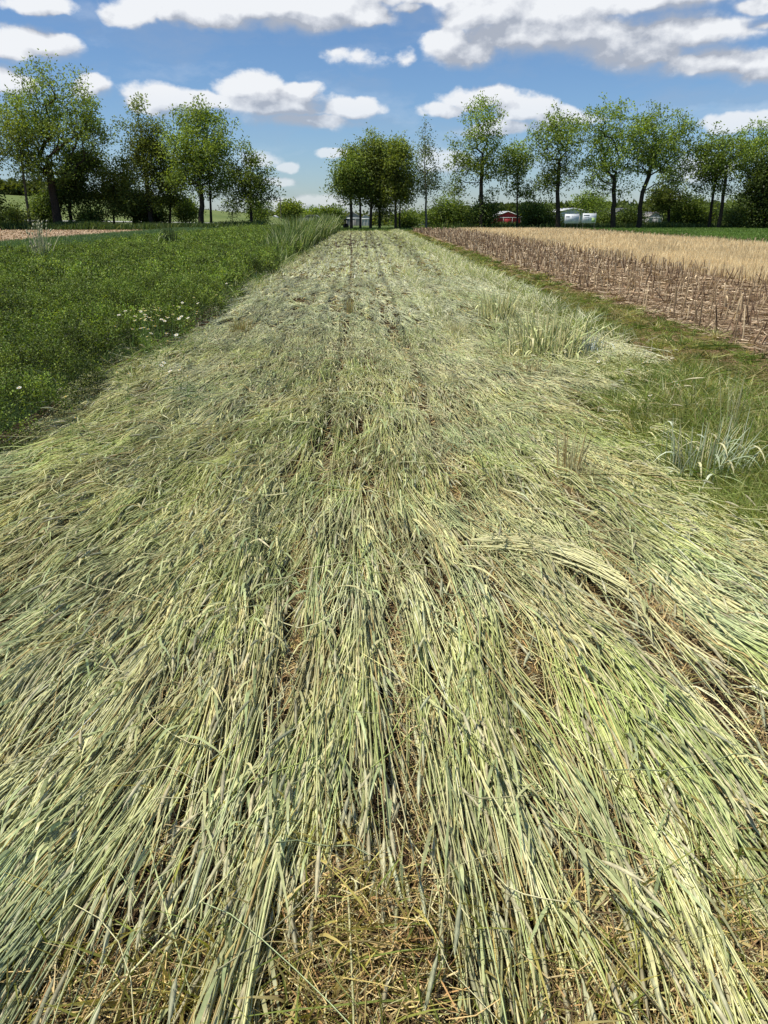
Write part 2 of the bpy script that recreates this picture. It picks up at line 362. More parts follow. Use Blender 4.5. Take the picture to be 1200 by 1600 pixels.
for i, args in enumerate([(.6, 3.6, 720, .0029, 1.2, 13, .075, 4, 2, .38, 11), (3.6, 6.5, 800, .0030, 1.15, 10, .09, 3, 1, .3, 12),
                          (6.5, 11, 700, .0036, 1.05, 8, .085, 3, 1, .2, 13), (11, 20, 360, .0052, .9, 6, .10, 3, 0, .1, 14),
                          (20, 38, 190, .009, .9, 5, .11, 0, 0, 0, 15), (38, 78, 70, .016, .8, 5, .2, 0, 0, 0, 16)]):
    g = rye_band(*args)
    if i == 0:      # the pale swathe thrown across the lie of the crop
        rs = np.random.RandomState(5); n = 60; t = np.linspace(0, 1, 9)
        b0 = np.array(at(985, 965)); b1 = np.array(at(930, 905)); s = rs.rand(n)
        B = b0+(b1-b0)*s[:, None]+rs.randn(n, 2)*.015; e = np.array(at(765, 880))+rs.randn(n, 2)*.045
        mid = (B+e)/2+np.array([.06, .14]); q = ((1-t)**2)[None, :, None]*B[:, None]+(2*t*(1-t))[None, :, None]*mid[:, None]+(t*t)[None, :, None]*e[:, None]
        Z = .085+.02*np.sin(PI*t)[None]+rs.rand(n, 1)*.04; q = q+(rs.randn(n, 1, 2)*.05*t[None, :, None])+rs.randn(n, 9, 2)*.003
        g.tubes(np.concatenate([q, np.broadcast_to(Z, (n, 9))[..., None]], -1), np.full((n, 9), .0026), lerp(STRAW, GREEN, rs.rand(n)*.6)*(.7+.5*rs.rand(n))[:, None], 4)
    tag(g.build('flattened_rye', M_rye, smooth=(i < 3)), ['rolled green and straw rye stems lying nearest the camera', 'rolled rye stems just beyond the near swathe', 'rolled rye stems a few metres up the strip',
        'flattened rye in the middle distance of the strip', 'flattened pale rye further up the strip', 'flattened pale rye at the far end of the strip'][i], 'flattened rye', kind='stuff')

g = Geo()
inst = lambda x, y: (x > edge_l(y)-.1) & (x < edge_r(y)+.1)
litter(g, 75000, -3, 3, .6, 4.5, .02, .11, .0012, .006, .04, [GOLD*1.1, BROWN*1.2, GOLD*.7, BROWN*.6, STRAW*.8, [.46, .34, .16]], inst, 3)
litter(g, 30000, -3, 4, 4.5, 10, .05, .16, .003, .006, .045, [GOLD, BROWN, STRAW*.7], inst, 4)
litter(g, 16000, -3, 4, 10, 30, .06, .2, .007, .006, .05, [STRAW, GOLD, OLIVE], inst, 5)
hl = lambda x, y: blocked(x, y)
litter(g, 105000, -2.6, 2.6, .6, 4.5, .03, .15, .0013, .01, .075, [GOLD*1.2, [.62, .45, .20], [.46, .28, .12], STRAW*.9, BROWN, BROWN*.6, [.42, .40, .13], [.7, .55, .28]], hl, 6, .35, .3)
tag(g.build('straw_litter', M_dry), 'brown and golden straw litter showing between the rye stems', 'straw litter', kind='stuff')

# loose stems and leaves lying across the top
g = Geo(); rs = np.random.RandomState(71)
n = 600; x = rs.uniform(-2.4, 2.4, n); y = rs.uniform(.9, 9, n); a = rs.uniform(0, 2*PI, n); l = rs.uniform(.1, .55, n)*np.where(y < 5, 1, 1.2); t = np.linspace(-.5, .5, 6); b = rs.randn(n)*.15
k = vis(x, y, .2); x, y, a, l, b = x[k], y[k], a[k], l[k], b[k]; n = len(x)
P = np.stack([x[:, None]+np.cos(a)[:, None]*l[:, None]*t-np.sin(a)[:, None]*(l*b)[:, None]*4*t*t, y[:, None]+np.sin(a)[:, None]*l[:, None]*t+np.cos(a)[:, None]*(l*b)[:, None]*4*t*t], -1)
Z = mound(P[..., 0], P[..., 1])*1.35+.015+rs.rand(n)[:, None]*.02+rs.randn(n)[:, None]*.05*t
g.tubes(np.concatenate([P, np.maximum(Z, .02)[..., None]], -1), rs.uniform(.0010, .0024, n)[:, None]*np.ones((1, 6)), pick([STRAW, GREEN, BLUE, STRAW*.9, GOLD], n, rs, .6, 1.15), 3)
tag(g.build('loose_stems', M_rye, smooth=True), 'loose single stems thrown across the flattened rye', 'loose stems', kind='stuff')

# low weeds and young grass growing up through the bare patches
g = Geo(); rs = np.random.RandomState(81)
xs, ys = [], []
for (px, py, r, n) in [(520, 1450, .16, 260), (640, 1540, .14, 200), (420, 1560, .12, 160), (880, 1560, .13, 200), (1000, 1570, .12, 160), (200, 1560, .10, 110), (60, 1540, .1, 80), (1150, 1540, .15, 200), (300, 1590, .1, 120), (560, 1590, .2, 260),
                       (1180, 1330, .08, 70), (285, 1250, .03, 12), (480, 1310, .05, 30), (330, 690, .14, 150), (520, 640, .10, 70), (600, 880, .05, 20), (800, 800, .10, 60), (1120, 830, .25, 300), (860, 1150, .03, 15), (1000, 1260, .06, 40), (1090, 1400, .07, 60)]:
    x, y = at(px, py); xs.append(x+rs.randn(n)*r); ys.append(y+rs.randn(n)*r)
xs = np.concatenate(xs); ys = np.concatenate(ys); kk = rs.rand(len(xs)) < .6; xs, ys = xs[kk], ys[kk]; n = len(xs)
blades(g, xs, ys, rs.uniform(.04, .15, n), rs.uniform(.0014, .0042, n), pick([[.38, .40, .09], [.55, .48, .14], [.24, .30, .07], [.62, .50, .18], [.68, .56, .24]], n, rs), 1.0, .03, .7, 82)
tag(g.build('young_grass', M_grass), 'short olive grass sprouting in the bare patches of the rye', 'grass', kind='stuff')

# ------------------------------------------------------------------ rye tufts left standing
def tuft(name, label, px, py, n, h, rad, hw, pal, lean, cat='rye tuft', ldir=None, group=None, heads=False, sx=1.0, sy=1.0, seed=1, leafy=0):
    rs = np.random.RandomState(seed); x0, y0 = at(px, py); g = Geo()
    x = rs.randn(n)*rad*sx; y = rs.randn(n)*rad*sy; a = np.arctan2(y, x)+rs.randn(n)*.6 if ldir is None else ldir+rs.randn(n)*.7
    L = h*rs.uniform(.5, 1.1, n); l = np.abs(rs.randn(n))*lean; t = np.linspace(0, 1, 6)
    off = L[:, None]*(l[:, None]*t*.4+l[:, None]*t*t*.6)
    P = np.stack([x[:, None]+np.cos(a)[:, None]*off, y[:, None]+np.sin(a)[:, None]*off, L[:, None]*(t-.3*np.minimum(l, 1.4)[:, None]*t*t)], -1)
    c = pick(pal, n, rs, .7, 1.15)[:, None]*np.array([1.1, 1.05, 1, .95, .95, .9])[None, :, None]
    w = hw*rs.uniform(.6, 1.3, n)[:, None]*np.array([1, 1, .9, .8, .7, .3])[None]
    g.tubes(P, w, c, 3)
    if leafy:
        m = rs.randint(0, n, int(n*leafy)); i = rs.randint(1, 5, len(m)); b = P[m, i]; aa = a[m]+rs.randn(len(m))*.9; ll = rs.uniform(.25, .5, len(m))*h; tt = np.linspace(0, 1, 5)
        q = np.stack([b[:, None, 0]+np.cos(aa)[:, None]*ll[:, None]*tt*.8, b[:, None, 1]+np.sin(aa)[:, None]*ll[:, None]*tt*.8, b[:, None, 2]+ll[:, None]*(.7*tt-1.0*tt*tt)], -1)
        q[..., 2] = np.maximum(q[..., 2], .01)
        g.tubes(q, np.array([.5, 1, .9, .6, .1])[None]*hw*2.0*np.ones((len(m), 1)), pick(pal, len(m), rs, .6, 1.1), flat=True)
    if heads:
        m = rs.rand(n) < heads; d = P[m, -1]-P[m, -2]; d /= np.linalg.norm(d, axis=1, keepdims=True); tt = np.linspace(0, 1, 5)
        q = P[m, -1][:, None]+d[:, None]*(tt*.11)[None, :, None]; q[..., 2] -= (tt**2)[None]*.02
        g.tubes(q, np.array([.4, 1, 1, .8, .15])[None]*hw*2.2*np.ones((m.sum(), 1)), np.array([.50, .48, .30]), 4)
    o = g.build(name, M_tuft); o.location = (x0, y0, 0); tag(o, label, cat, group); return o
PALE = [STRAW, STRAW*1.05, [.52, .56, .32], [.42, .5, .3]]; PW = [[.74, .76, .38], [.84, .80, .42], [.66, .70, .32], [.88, .82, .46], [.56, .64, .30]]; PG = [[.48, .56, .26], [.62, .66, .36], [.78, .76, .42], [.36, .46, .2]]
tuft('rye_tuft', 'large spreading tuft of pale green rye standing at the right edge of the strip', 850, 560, 230, .60, .15, .0080, PW, .30, sx=1.6, sy=1.3, leafy=.25, seed=1)
tuft('rye_tuft', 'smaller upright pale tuft just left of the large spreading rye tuft', 780, 500, 170, .46, .12, .0085, PW, .30, sx=1.1, leafy=.2, seed=2)
tuft('rye_tuft', 'narrow straw coloured tuft standing upright at right of the near strip', 890, 752, 60, .36, .035, .0030, [STRAW, STRAW*.9, GOLD*1.1], .14, seed=3)
tuft('rye_tuft', 'low bleached stub tuft beside the narrow straw coloured tuft', 925, 765, 70, .16, .06, .0032, [STRAW, STRAW*.9, GOLD], .3, seed=33)
tuft('rye_tuft', 'tuft of whitish green broad stems leaning outward amid the green verge grass', 1095, 755, 85, .42, .10, .0040, [[.72, .78, .56], [.62, .70, .46], STRAW, [.45, .55, .3]], .34, leafy=.5, sx=1.5, seed=4)
tuft('rye_tuft', 'small silvery grey tuft beside the large spreading rye tuft', 918, 562, 70, .36, .05, .0034, [[.55, .62, .56], [.48, .55, .5]], .25, leafy=.6, seed=5)
tuft('rye_tuft', 'short yellow brown tuft on the dark seam up the middle of the strip', 547, 492, 45, .32, .025, .0042, [GOLD, [.42, .36, .1], STRAW*.8], .16, sy=3, seed=6)
tuft('rye_tuft', 'pale yellow tuft catching the sun on the right half of the strip', 712, 528, 120, .26, .07, .0038, [STRAW, STRAW*1.1], .3, seed=7)
tuft('rye_tuft', 'ochre tuft low on the left edge of the rolled strip', 376, 525, 90, .26, .06, .004, [GOLD, [.4, .38, .12]], .35, seed=8)
tuft('rye_tuft', 'golden green tuft in the alfalfa edge below the daisies', 210, 592, 200, .20, .13, .003, [[.36, .32, .07], [.28, .28, .06]], .7, seed=9)
tuft('rye_tuft', 'cream stub tuft left of the silvery tuft', 820, 588, 140, .2, .10, .0034, [STRAW, GOLD*1.2, STRAW], .4, seed=10)
tuft('seeding_grass', 'tall feathery grass clump standing out of the far left of the alfalfa', 68, 425, 70, 1.35, .10, .011, [[.80, .78, .50], [.56, .6, .32]], .16, 'grass clump', heads=.5, seed=11)
tuft('seeding_grass', 'darker tall weed clump in the alfalfa right of the feathery grass clump', 268, 396, 90, 1.15, .14, .014, [[.12, .18, .05], [.2, .25, .08]], .16, 'grass clump', leafy=1, seed=12)
tuft('seeding_grass', 'thin low grass clump between the two tall clumps in the alfalfa', 92, 436, 30, .8, .1, .005, [[.3, .36, .14]], .2, 'grass clump', seed=13)
tuft('seeding_grass', 'thin tall grass stalks standing in the verge behind the whitish green tuft', 1135, 700, 16, .75, .03, .003, [[.4, .46, .2], [.5, .5, .26]], .12, 'grass clump', seed=14)

# stubs standing in bands along the strip (pale, foot high)
g = Geo(); rs = np.random.RandomState(91)
for xc, sd, y0, y1, n, h, lw in [(1.22, .07, 7, 78, 5200, .17, .006), (3.15, .20, 9, 78, 11000, .28, .007), (2.9, .3, 5.5, 12, 1300, .24, .0050), (2.3, .25, 5, 20, 700, .16, .005), (-2.55, .25, 6, 60, 1500, .22, .006)]:
    y = y0+(y1-y0)*rs.rand(n)**1.4; x = xc+rs.randn(n)*sd; cl = fbm(x, y, 1.0, 71, 3) > .42; x, y = x[cl], y[cl]; n = len(x)
    hh = h*rs.uniform(.4, 1.2, n)
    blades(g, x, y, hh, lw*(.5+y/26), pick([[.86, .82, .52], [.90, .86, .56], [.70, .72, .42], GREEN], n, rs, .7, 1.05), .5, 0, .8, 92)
tag(g.build('standing_stubs', M_rye), 'pale stubs standing in ragged lines along the rolled strip', 'rye stubs', kind='stuff')

# ------------------------------------------------------------------ standing rye along the alfalfa edge
g = Geo(); rs = np.random.RandomState(95)
n = 6800; y = 22+56*rs.rand(n)**.9; x = -3.2+rs.randn(n)*.3; x += (vnoise(x, y, .5, 9)-.5)*.3; h = (.85+1.3*fbm(x, y, 1.6, 3))*rs.uniform(.5, 1.05, n)*(.25+.75*sstep(20, 34, y))
k = x < -2.6; x, y, h = x[k], y[k], h[k]; n = len(x)
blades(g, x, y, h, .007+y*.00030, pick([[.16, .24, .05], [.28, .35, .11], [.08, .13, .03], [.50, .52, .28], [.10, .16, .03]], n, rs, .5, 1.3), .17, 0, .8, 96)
n = 900; y = 7+26*rs.rand(n); x = -2.8+rs.randn(n)*.22; k = fbm(x, y, .8, 93, 2) > .48; x, y = x[k], y[k]; n = len(x)
blades(g, x, y, rs.uniform(.25, .6, n), .004+y*.0002, pick([[.24, .33, .1], [.46, .50, .26], [.12, .19, .04]], n, rs), .6, 0, .9, 97)
tag(g.build('standing_rye', M_grass), 'tall uncut rye and grass fringe between alfalfa and rolled strip', 'rye fringe', kind='stuff')

# ------------------------------------------------------------------ alfalfa
def alf(y0, y1, sz, lai, seed):
    g = Geo(); rs = np.random.RandomState(seed)
    m = 10; area = sz*sz*.55; n = int(lai*(y1-y0)*9.6/area/m)
    x = rs.uniform(-12.3, -2.45, n); y = rs.uniform(y0, y1, n)
    k = vis(x, y, .5) & (x < edge_l(y)+.10); x, y = x[k], y[k]; n = len(x)
    hh = (.22+.50*fbm(x, y, .45, 13, 3)+.12*(fbm(x, y, 2.5, 19, 2)-.3))*(.30+.70*sstep(-2.40, -2.75, x-(vnoise(x*0, y, .7, 6)-.5)*.6))
    hh *= rs.uniform(.75, 1.12, n)
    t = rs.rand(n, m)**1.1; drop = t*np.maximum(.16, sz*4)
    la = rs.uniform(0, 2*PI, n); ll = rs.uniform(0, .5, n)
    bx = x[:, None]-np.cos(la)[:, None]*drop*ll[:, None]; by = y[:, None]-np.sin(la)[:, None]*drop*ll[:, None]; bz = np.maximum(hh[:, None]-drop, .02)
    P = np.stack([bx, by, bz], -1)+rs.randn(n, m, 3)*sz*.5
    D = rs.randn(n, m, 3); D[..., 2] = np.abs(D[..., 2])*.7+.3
    tone = (.45+.75*rs.rand(n)**1.5)[:, None]*(1.15-.95*t)*(.15+1.6*fbm(x, y, .35, 34, 3))[:, None]*(.7+.6*fbm(x, y, 1.6, 33, 2))[:, None]  # canopy shade put into leaf colour: darker down each sprig, tips lighter
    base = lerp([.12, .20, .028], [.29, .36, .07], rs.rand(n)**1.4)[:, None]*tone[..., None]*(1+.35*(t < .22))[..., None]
    N_ = rs.randn(n*m, 3)*.8; N_[:, 2] += .7
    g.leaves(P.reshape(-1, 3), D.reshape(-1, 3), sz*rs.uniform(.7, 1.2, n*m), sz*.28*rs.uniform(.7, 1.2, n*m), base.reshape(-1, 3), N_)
    nb = int(n*.02); x2 = rs.uniform(-8, -2.7, nb); y2 = rs.uniform(y0, y1, nb)
    k = (x2 < edge_l(y2)-.1) & vis(x2, y2, .3); x2, y2 = x2[k], y2[k]
    blades(g, x2, y2, rs.uniform(.35, .62, len(x2)), .0022+y0*.0003, pick([[.3, .38, .14], [.2, .3, .08], [.4, .44, .22]], len(x2), rs), .5, 0, .9, seed+3)
    return g
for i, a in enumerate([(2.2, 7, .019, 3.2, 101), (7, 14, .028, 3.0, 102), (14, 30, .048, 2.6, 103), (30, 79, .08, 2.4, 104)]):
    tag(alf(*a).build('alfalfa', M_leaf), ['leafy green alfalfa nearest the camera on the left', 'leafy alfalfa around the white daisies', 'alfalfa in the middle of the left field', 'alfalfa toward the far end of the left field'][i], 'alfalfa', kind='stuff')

# blue-green cereal strip beyond the alfalfa
g = Geo(); rs = np.random.RandomState(111); n = 60000
y = 18+64*rs.rand(n); x = rs.uniform(-20.2, -12.2, n); k = vis(x, y, 1); x, y = x[k], y[k]; n = len(x)
blades(g, x, y, rs.uniform(.2, .42, n), .006+.0003*y, pick([[.15, .23, .09], [.20, .28, .12], [.12, .2, .07]], n, rs), .3, 0, .5, 112)
tag(g.build('cereal_crop', M_grass), 'blue green young cereal between alfalfa and bare tan soil', 'cereal crop', kind='stuff')
g = Geo(); n = 22000; y = 30+54*rs.rand(n); x = rs.uniform(-70, -20.3, n); k = vis(x, y, 1); x, y = x[k], y[k]; n = len(x)
D = rs.randn(n, 3); D[:, 2] = np.abs(D[:, 2])*.4; g.leaves(np.stack([x, y, x*0+.03], -1), D, rs.uniform(.05, .2, n), rs.uniform(.03, .09, n), pick([[.5, .37, .24], [.36, .25, .16], [.58, .45, .3]], n, rs))
tag(g.build('soil_clods', M_dry), 'crumbly pale clods on the bare tan field', 'clods', kind='stuff')

# ------------------------------------------------------------------ verge grass on the right
g = Geo(); rs = np.random.RandomState(121)
def vpal(x, y, n):
    f = fbm(x, y, .7, 87, 3); lush = sstep(.42, .6, f+.25*sstep(9, 5.5, y)*sstep(3.9, 3.1, x)-.10*sstep(3.4, 4.3, x))
    return lerp(pick([[.40, .34, .12], [.30, .30, .08], [.46, .38, .18]], n, rs), pick([[.20, .27, .06], [.30, .36, .10], [.44, .46, .18]], n, rs), lush), lush
for y0, y1, dn, hw in [(3, 8, 3600, .0026), (8, 16, 1500, .0045), (16, 34, 420, .010), (34, 79, 110, .024)]:
    n = int((y1-y0)*2.9*dn); x = rs.uniform(2.0, 4.9, n); y = rs.uniform(y0, y1, n); k = (x > edge_r(y)-.25) & vis(x, y, .4); x, y = x[k], y[k]
    k = rs.rand(len(x)) < (.15+1.1*fbm(x, y, .5, 88, 2)-.30*sstep(4.4, 4.9, x)); x, y = x[k], y[k]; n = len(x)
    c, lush = vpal(x, y, n); c = c*(.35+1.2*fbm(x, y, .3, 99, 2))[:, None]; blades(g, x, y, (.025+.20*lush*sstep(4.3, 3.0, x))*rs.uniform(.5, 1.2, n), hw*rs.uniform(.6, 1.4, n), c, .8, 0, .7, int(y0)+5)
def tussock(g, cx, cy, r, nb, h, hw, pal, seed, ts=None):
    rs = np.random.RandomState(seed); N = len(cx); k = np.repeat(np.arange(N), nb); a = rs.uniform(0, 2*PI, len(k)); q = np.abs(rs.randn(len(k)))*.5
    hs = (rs.uniform(.5, 1.2, N)*h)[k]*rs.uniform(.5, 1.1, len(k)); ct_ = pick(pal, N, rs, .65, 1.25)[k]*rs.uniform(.6, 1.25, len(k))[:, None]
    blades(g, cx[k]+np.cos(a)*q*r, cy[k]+np.sin(a)*q*r, hs, hw*rs.uniform(.6, 1.4, len(k)), ct_, .75, 0, .9, seed+1)
VP = [[.20, .28, .05], [.32, .40, .09], [.48, .50, .18], [.50, .44, .18], [.12, .19, .03], [.40, .40, .12], [.62, .55, .28]]
for y0, y1, N_, nb, h, hw in [(3.6, 8, 1100, 26, .11, .0026), (8, 16, 1300, 22, .12, .0042), (16, 34, 1500, 14, .13, .009), (34, 79, 1800, 8, .15, .018)]:
    cx = rs.uniform(2.1, 5.0, N_); cy = rs.uniform(y0, y1, N_); k = (cx > edge_r(cy)-.3) & vis(cx, cy, .4) & (rs.rand(N_) < 1.5*fbm(cx, cy, .8, 89, 2)-.1-.35*sstep(4.3, 5, cx)); tussock(g, cx[k], cy[k], .06, nb, h, hw, VP, int(y0)+300)
N_ = 620; cx = rs.normal(3.0, .45, N_); cy = rs.normal(5.3, 1.1, N_); k = (cx > edge_r(cy)-.1) & (cx < 4.4); tussock(g, cx[k], cy[k], .07, 26, .24, .0046, VP+[[.2, .30, .06], [.55, .55, .25]], 330)
n = 2200; x = rs.normal(3.1, .42, n); y = rs.normal(5.2, 1.1, n); kk = rs.rand(n) < 2.2*(fbm(x, y, .35, 94, 3)-.22); x, y = x[kk], y[kk]; n = len(x); k = (x > edge_r(y)-.1) & (x < 4.6); x, y = x[k], y[k]; n = len(x)
blades(g, x, y, rs.uniform(.05, .34, n)*(.1+1.5*fbm(x, y, .4, 90, 2)), rs.uniform(.0018, .0042, n), pick([[.12, .22, .03], [.22, .34, .06], [.40, .46, .16], [.42, .40, .10], [.07, .13, .02]], n, rs, .5, 1.3)*(.5+fbm(x, y, .3, 98, 2))[:, None], .7, 0, .9, 123)
tag(g.build('verge_grass', M_grass), 'patchy green and yellowing grass between the rye strip and the corn stubble', 'verge grass', kind='stuff')
g = Geo()
litter(g, 26000, 3.2, 5.0, 4, 20, .02, .12, .003, .004, .02, [[.3, .2, .1], [.42, .3, .17], [.22, .13, .07]], None, 125)
litter(g, 9000, 3.4, 5.0, 20, 78, .05, .2, .010, .004, .02, [[.3, .2, .1], [.42, .3, .17], [.22, .13, .07]], None, 126)
tag(g.build('track_litter', M_dry), 'brown plant litter scattered on the bare track', 'litter', kind='stuff')

# ------------------------------------------------------------------ corn stubble
def stalk_mesh(seed):
    rs = np.random.RandomState(seed); g = Geo(); h = rs.uniform(.26, .44); K = 7; t = np.linspace(0, 1, K)
    lx, ly = rs.randn(2)*.20+np.array([.05, .03]); P = np.stack([lx*h*t+.01*np.sin(t*5), ly*h*t, h*t], -1)[None]
    r = rs.uniform(.009, .013); w = (r*(1-.25*t)*(1+.18*(np.arange(K) % 2)))[None]
    base = np.array([[.20, .13, .08], [.34, .24, .14], [.60, .46, .28]][seed % 3])
    c = base[None, None]*np.linspace(.8, 1.25, K)[None, :, None]
    g.tubes(P, w, c, 6)
    n = 3; e = P[0, -1]; D = np.stack([rs.randn(n)*.5, rs.randn(n)*.5, np.ones(n)], -1); g.leaves(np.tile(e-[0, 0, .01], (n, 1)), D, rs.uniform(.02, .06, n), .007, base*1.4)
    a = rs.uniform(0, 2*PI, 6); D = np.stack([np.cos(a), np.sin(a), a*0-.15], -1); g.leaves(np.tile([0, 0, .03], (6, 1))+D*.004, D, .06, .004, base*.8)   # brace roots
    for _ in range(rs.randint(0, 2)):
        a = rs.uniform(0, 2*PI); z = h*rs.uniform(.25, .9); l = rs.uniform(.08, .22); tt = np.linspace(0, 1, 5)
        i = z/h; o = np.array([lx*z, ly*z, z])
        q = o+np.stack([np.cos(a)*l*tt, np.sin(a)*l*tt, l*(.5*tt-1.5*tt*tt)], -1); q[:, 2] = np.maximum(q[:, 2], .01)
        g.tubes(q[None], np.array([[.008, .013, .012, .008, .002]]), base*1.5, flat=True)
    return mesh('corn_stalk', np.concatenate(g.V), np.concatenate(g.F), M_dry, np.concatenate(g.K), True)
SM = [stalk_mesh(s) for s in range(14)]
rs = np.random.RandomState(131); pos = []
for row in range(7):
    xr = 5.1+row*.74; yy = 6.0
    while yy < 78:
        yy += rs.uniform(.08, .26)
        if rs.rand() < .12: yy += rs.uniform(.1, .5)
        if vis(xr, yy, .6): pos.append((xr+rs.randn()*.022, yy))
for yy in np.arange(36, 79, .25): pos.append((20.9+rs.randn()*.04, yy)); pos.append((21.7+rs.randn()*.04, yy+.1))
pos.sort(key=lambda p: p[1]+p[0]*.3)
for k, (x, y) in enumerate(pos[:300]):
    o = link('corn_stalk', SM[rs.randint(14)]); o.location = (x, y, 0); o.rotation_euler = (0, 0, rs.uniform(0, 2*PI)); s = rs.uniform(.75, 1.15); o.scale = (s, s, s)
    tag(o, 'cut brown corn stalk standing in the near stubble rows', 'corn stalk', 'cut corn stalks in the near stubble rows')
g = Geo(); q = np.array(pos[300:]); n = len(q)
h = rs.uniform(.22, .44, n); l = rs.randn(n, 2)*.22; t = np.linspace(0, 1, 3)
P = np.stack([q[:, :1]+l[:, :1]*h[:, None]*t, q[:, 1:]+l[:, 1:]*h[:, None]*t, h[:, None]*t], -1)
g.tubes(P, (.011+.00018*q[:, 1])[:, None]*np.array([[1, 1, .8]]), pick([[.20, .13, .08], [.34, .24, .14], [.58, .46, .30]], n, rs)[:, None]*np.array([.7, 1, 1.3])[None, :, None], 4)
m = rs.randint(0, n, n*2//5); a = rs.uniform(0, 2*PI, len(m)); D = np.stack([np.cos(a), np.sin(a), rs.uniform(-1, .4, len(m))], -1)
g.leaves(P[m, 1+(rs.rand(len(m)) < .4)], D, rs.uniform(.08, .22, len(m)), .012+.0002*q[m, 1], pick([[.52, .40, .26], [.68, .55, .36]], len(m), rs))
tag(g.build('corn_stalks', M_dry), 'rows of cut corn stalks running to the far end of the field', 'corn stubble', kind='stuff')
g = Geo(); cp = [[.34, .24, .14], [.54, .40, .25], [.78, .62, .42], [.24, .155, .09], [.18, .115, .07]]
litter(g, 22000, 4.85, 9.8, 6.5, 14, .06, .38, .006, .005, .06, cp, None, 133, .08, .12)
litter(g, 22000, 4.85, 9.8, 14, 32, .08, .45, .010, .005, .07, cp, None, 134, .08, .12)
litter(g, 16000, 4.85, 9.8, 32, 79, .1, .5, .02, .005, .08, cp, None, 135, .08, .12)
litter(g, 5000, 20.6, 22.6, 30, 79, .1, .5, .02, .005, .08, cp, None, 136, .25, .12)
tag(g.build('corn_residue', M_dry), 'pale husks and broken stalks lying between the corn rows', 'corn residue', kind='stuff')

# blond stubble
g = Geo(); rs = np.random.RandomState(141)
for y0, y1, dn, hw in [(13, 30, 300, .0042), (30, 50, 150, .008), (50, 80, 80, .014)]:
    n = int((y1-y0)*11*dn); x = rs.uniform(9.5, 20.7, n); x = np.where(rs.rand(n) < .75, np.round(x/.19)*.19+rs.randn(n)*.03, x); y = rs.uniform(y0, y1, n); k = vis(x, y, .6); x, y = x[k], y[k]; n = len(x)
    blades(g, x, y, rs.uniform(.26, .46, n)*(.8+.35*fbm(x, y, 1.5, 44, 2)), hw, pick([[.86, .68, .38], [.95, .80, .50], [.66, .48, .24], [.88, .70, .42]], n, rs, .6, 1.15)*(.72+.75*fbm(x, y, 2, 45, 3))[:, None], .16, 0, .3, int(y0)+50)
tag(g.build('blond_stubble', M_dry), 'dense blond cereal stubble in the right field', 'cereal stubble', kind='stuff')
# green grass field beyond
g = Geo(); n = 60000; y = 36+58*rs.rand(n); x = rs.uniform(22.5, 62, n); k = vis(x, y, 1); x, y = x[k], y[k]
n2 = 14000; y2 = rs.uniform(79, 96, n2); x2 = rs.uniform(-8, 62, n2); x = np.concatenate([x, x2]); y = np.concatenate([y, y2]); n = len(x)
k = ~((x > 46.5) & (x < 60.5) & (y > 83.5) & (y < 92.5)); x, y = x[k], y[k]; n = len(x)
blades(g, x, y, rs.uniform(.1, .26, n), .02, pick([[.10, .18, .03], [.15, .24, .045], [.2, .3, .07]], n, rs)*(.7+.6*fbm(x, y, 5, 46, 2))[:, None], .5, 0, .5, 145)
tag(g.build('meadow_grass', M_grass), 'green grass beyond the stubble field', 'grass', kind='stuff')
# rank weeds under the trees, both sides
g = Geo()
for x0, x1, yc, sd, n, hm in [(-62, -12, 90, 2.0, 30000, .9), (-12, -6, 86, 2, 1500, .4), (8, 62, 96, 1.8, 24000, .8), (-4, 8, 84, 1.5, 3000, .3)]:
    x = rs.uniform(x0, x1, n); y = yc+rs.randn(n)*sd; h = hm*(.3+1.2*fbm(x, y, 3, 48, 3))*rs.uniform(.5, 1.1, n)
    if x0 > 0: k = ~((x > 46) & (x < 62) & (y < 94)); x, y, h = x[k], y[k], h[k]
    blades(g, x, y, h, .035, pick([[.05, .09, .02], [.08, .13, .03], [.14, .2, .05], [.2, .24, .08]], len(x), rs), .3, 0, .6, 146)
tag(g.build('rank_weeds', M_grass), 'rank dark weeds along the foot of the tree rows', 'weeds', kind='stuff')

# ------------------------------------------------------------------ daisies
def daisy_meshes(s):
    rs = np.random.RandomState(s); g = Geo(); n = 16; a = np.arange(n)*2*PI/n+rs.randn(n)*.05
    D = np.stack([np.cos(a), np.sin(a), .12+rs.randn(n)*.08], -1); g.leaves(D*.004, D, .017, .0032, np.array([.82, .82, .78]), np.tile([0, 0, 1.0], (n, 1)))
    pe = mesh('petals', np.concatenate(g.V), np.concatenate(g.F), M_petal, np.concatenate(g.K))
    g = Geo(); t = np.linspace(0, 1, 5); P = np.stack([t*0, t*0, t*.006], -1)[None]; g.tubes(P, np.array([[.0062, .0066, .0055, .0035, .0002]]), np.array([.75, .5, .04]), 8)
    ce = mesh('centre', np.concatenate(g.V), np.concatenate(g.F), M_petal, np.concatenate(g.K), True)
    g = Geo(); L = .30; t = np.linspace(-1, 0, 6); P = np.stack([.03*(t*t), .02*t*t, t*L], -1)[None]; g.tubes(P, np.full((1, 6), .0014), np.array([.16, .25, .06]), 4)
    D = rs.randn(5, 3)*.6; g.leaves(P[0, :5], D, .04, .006, np.array([.12, .2, .04]))
    stm = mesh('stem', np.concatenate(g.V), np.concatenate(g.F), M_grass, np.concatenate(g.K), True)
    return pe, ce, stm
DM = [daisy_meshes(s) for s in range(4)]
rs = np.random.RandomState(151)
def daisy(px, py, z, label, group, sc=1.0):
    x, y = at(px, py, z); r = empty('daisy', (x, y, z), label, 'daisy', group); pe, ce, sm = DM[rs.randint(4)]
    r.rotation_euler = (rs.randn()*.25, -.15+rs.randn()*.2, rs.uniform(0, 6.28)); r.scale = (sc,)*3
    link('petals', pe, r); link('centre', ce, r); link('stem', sm, r)
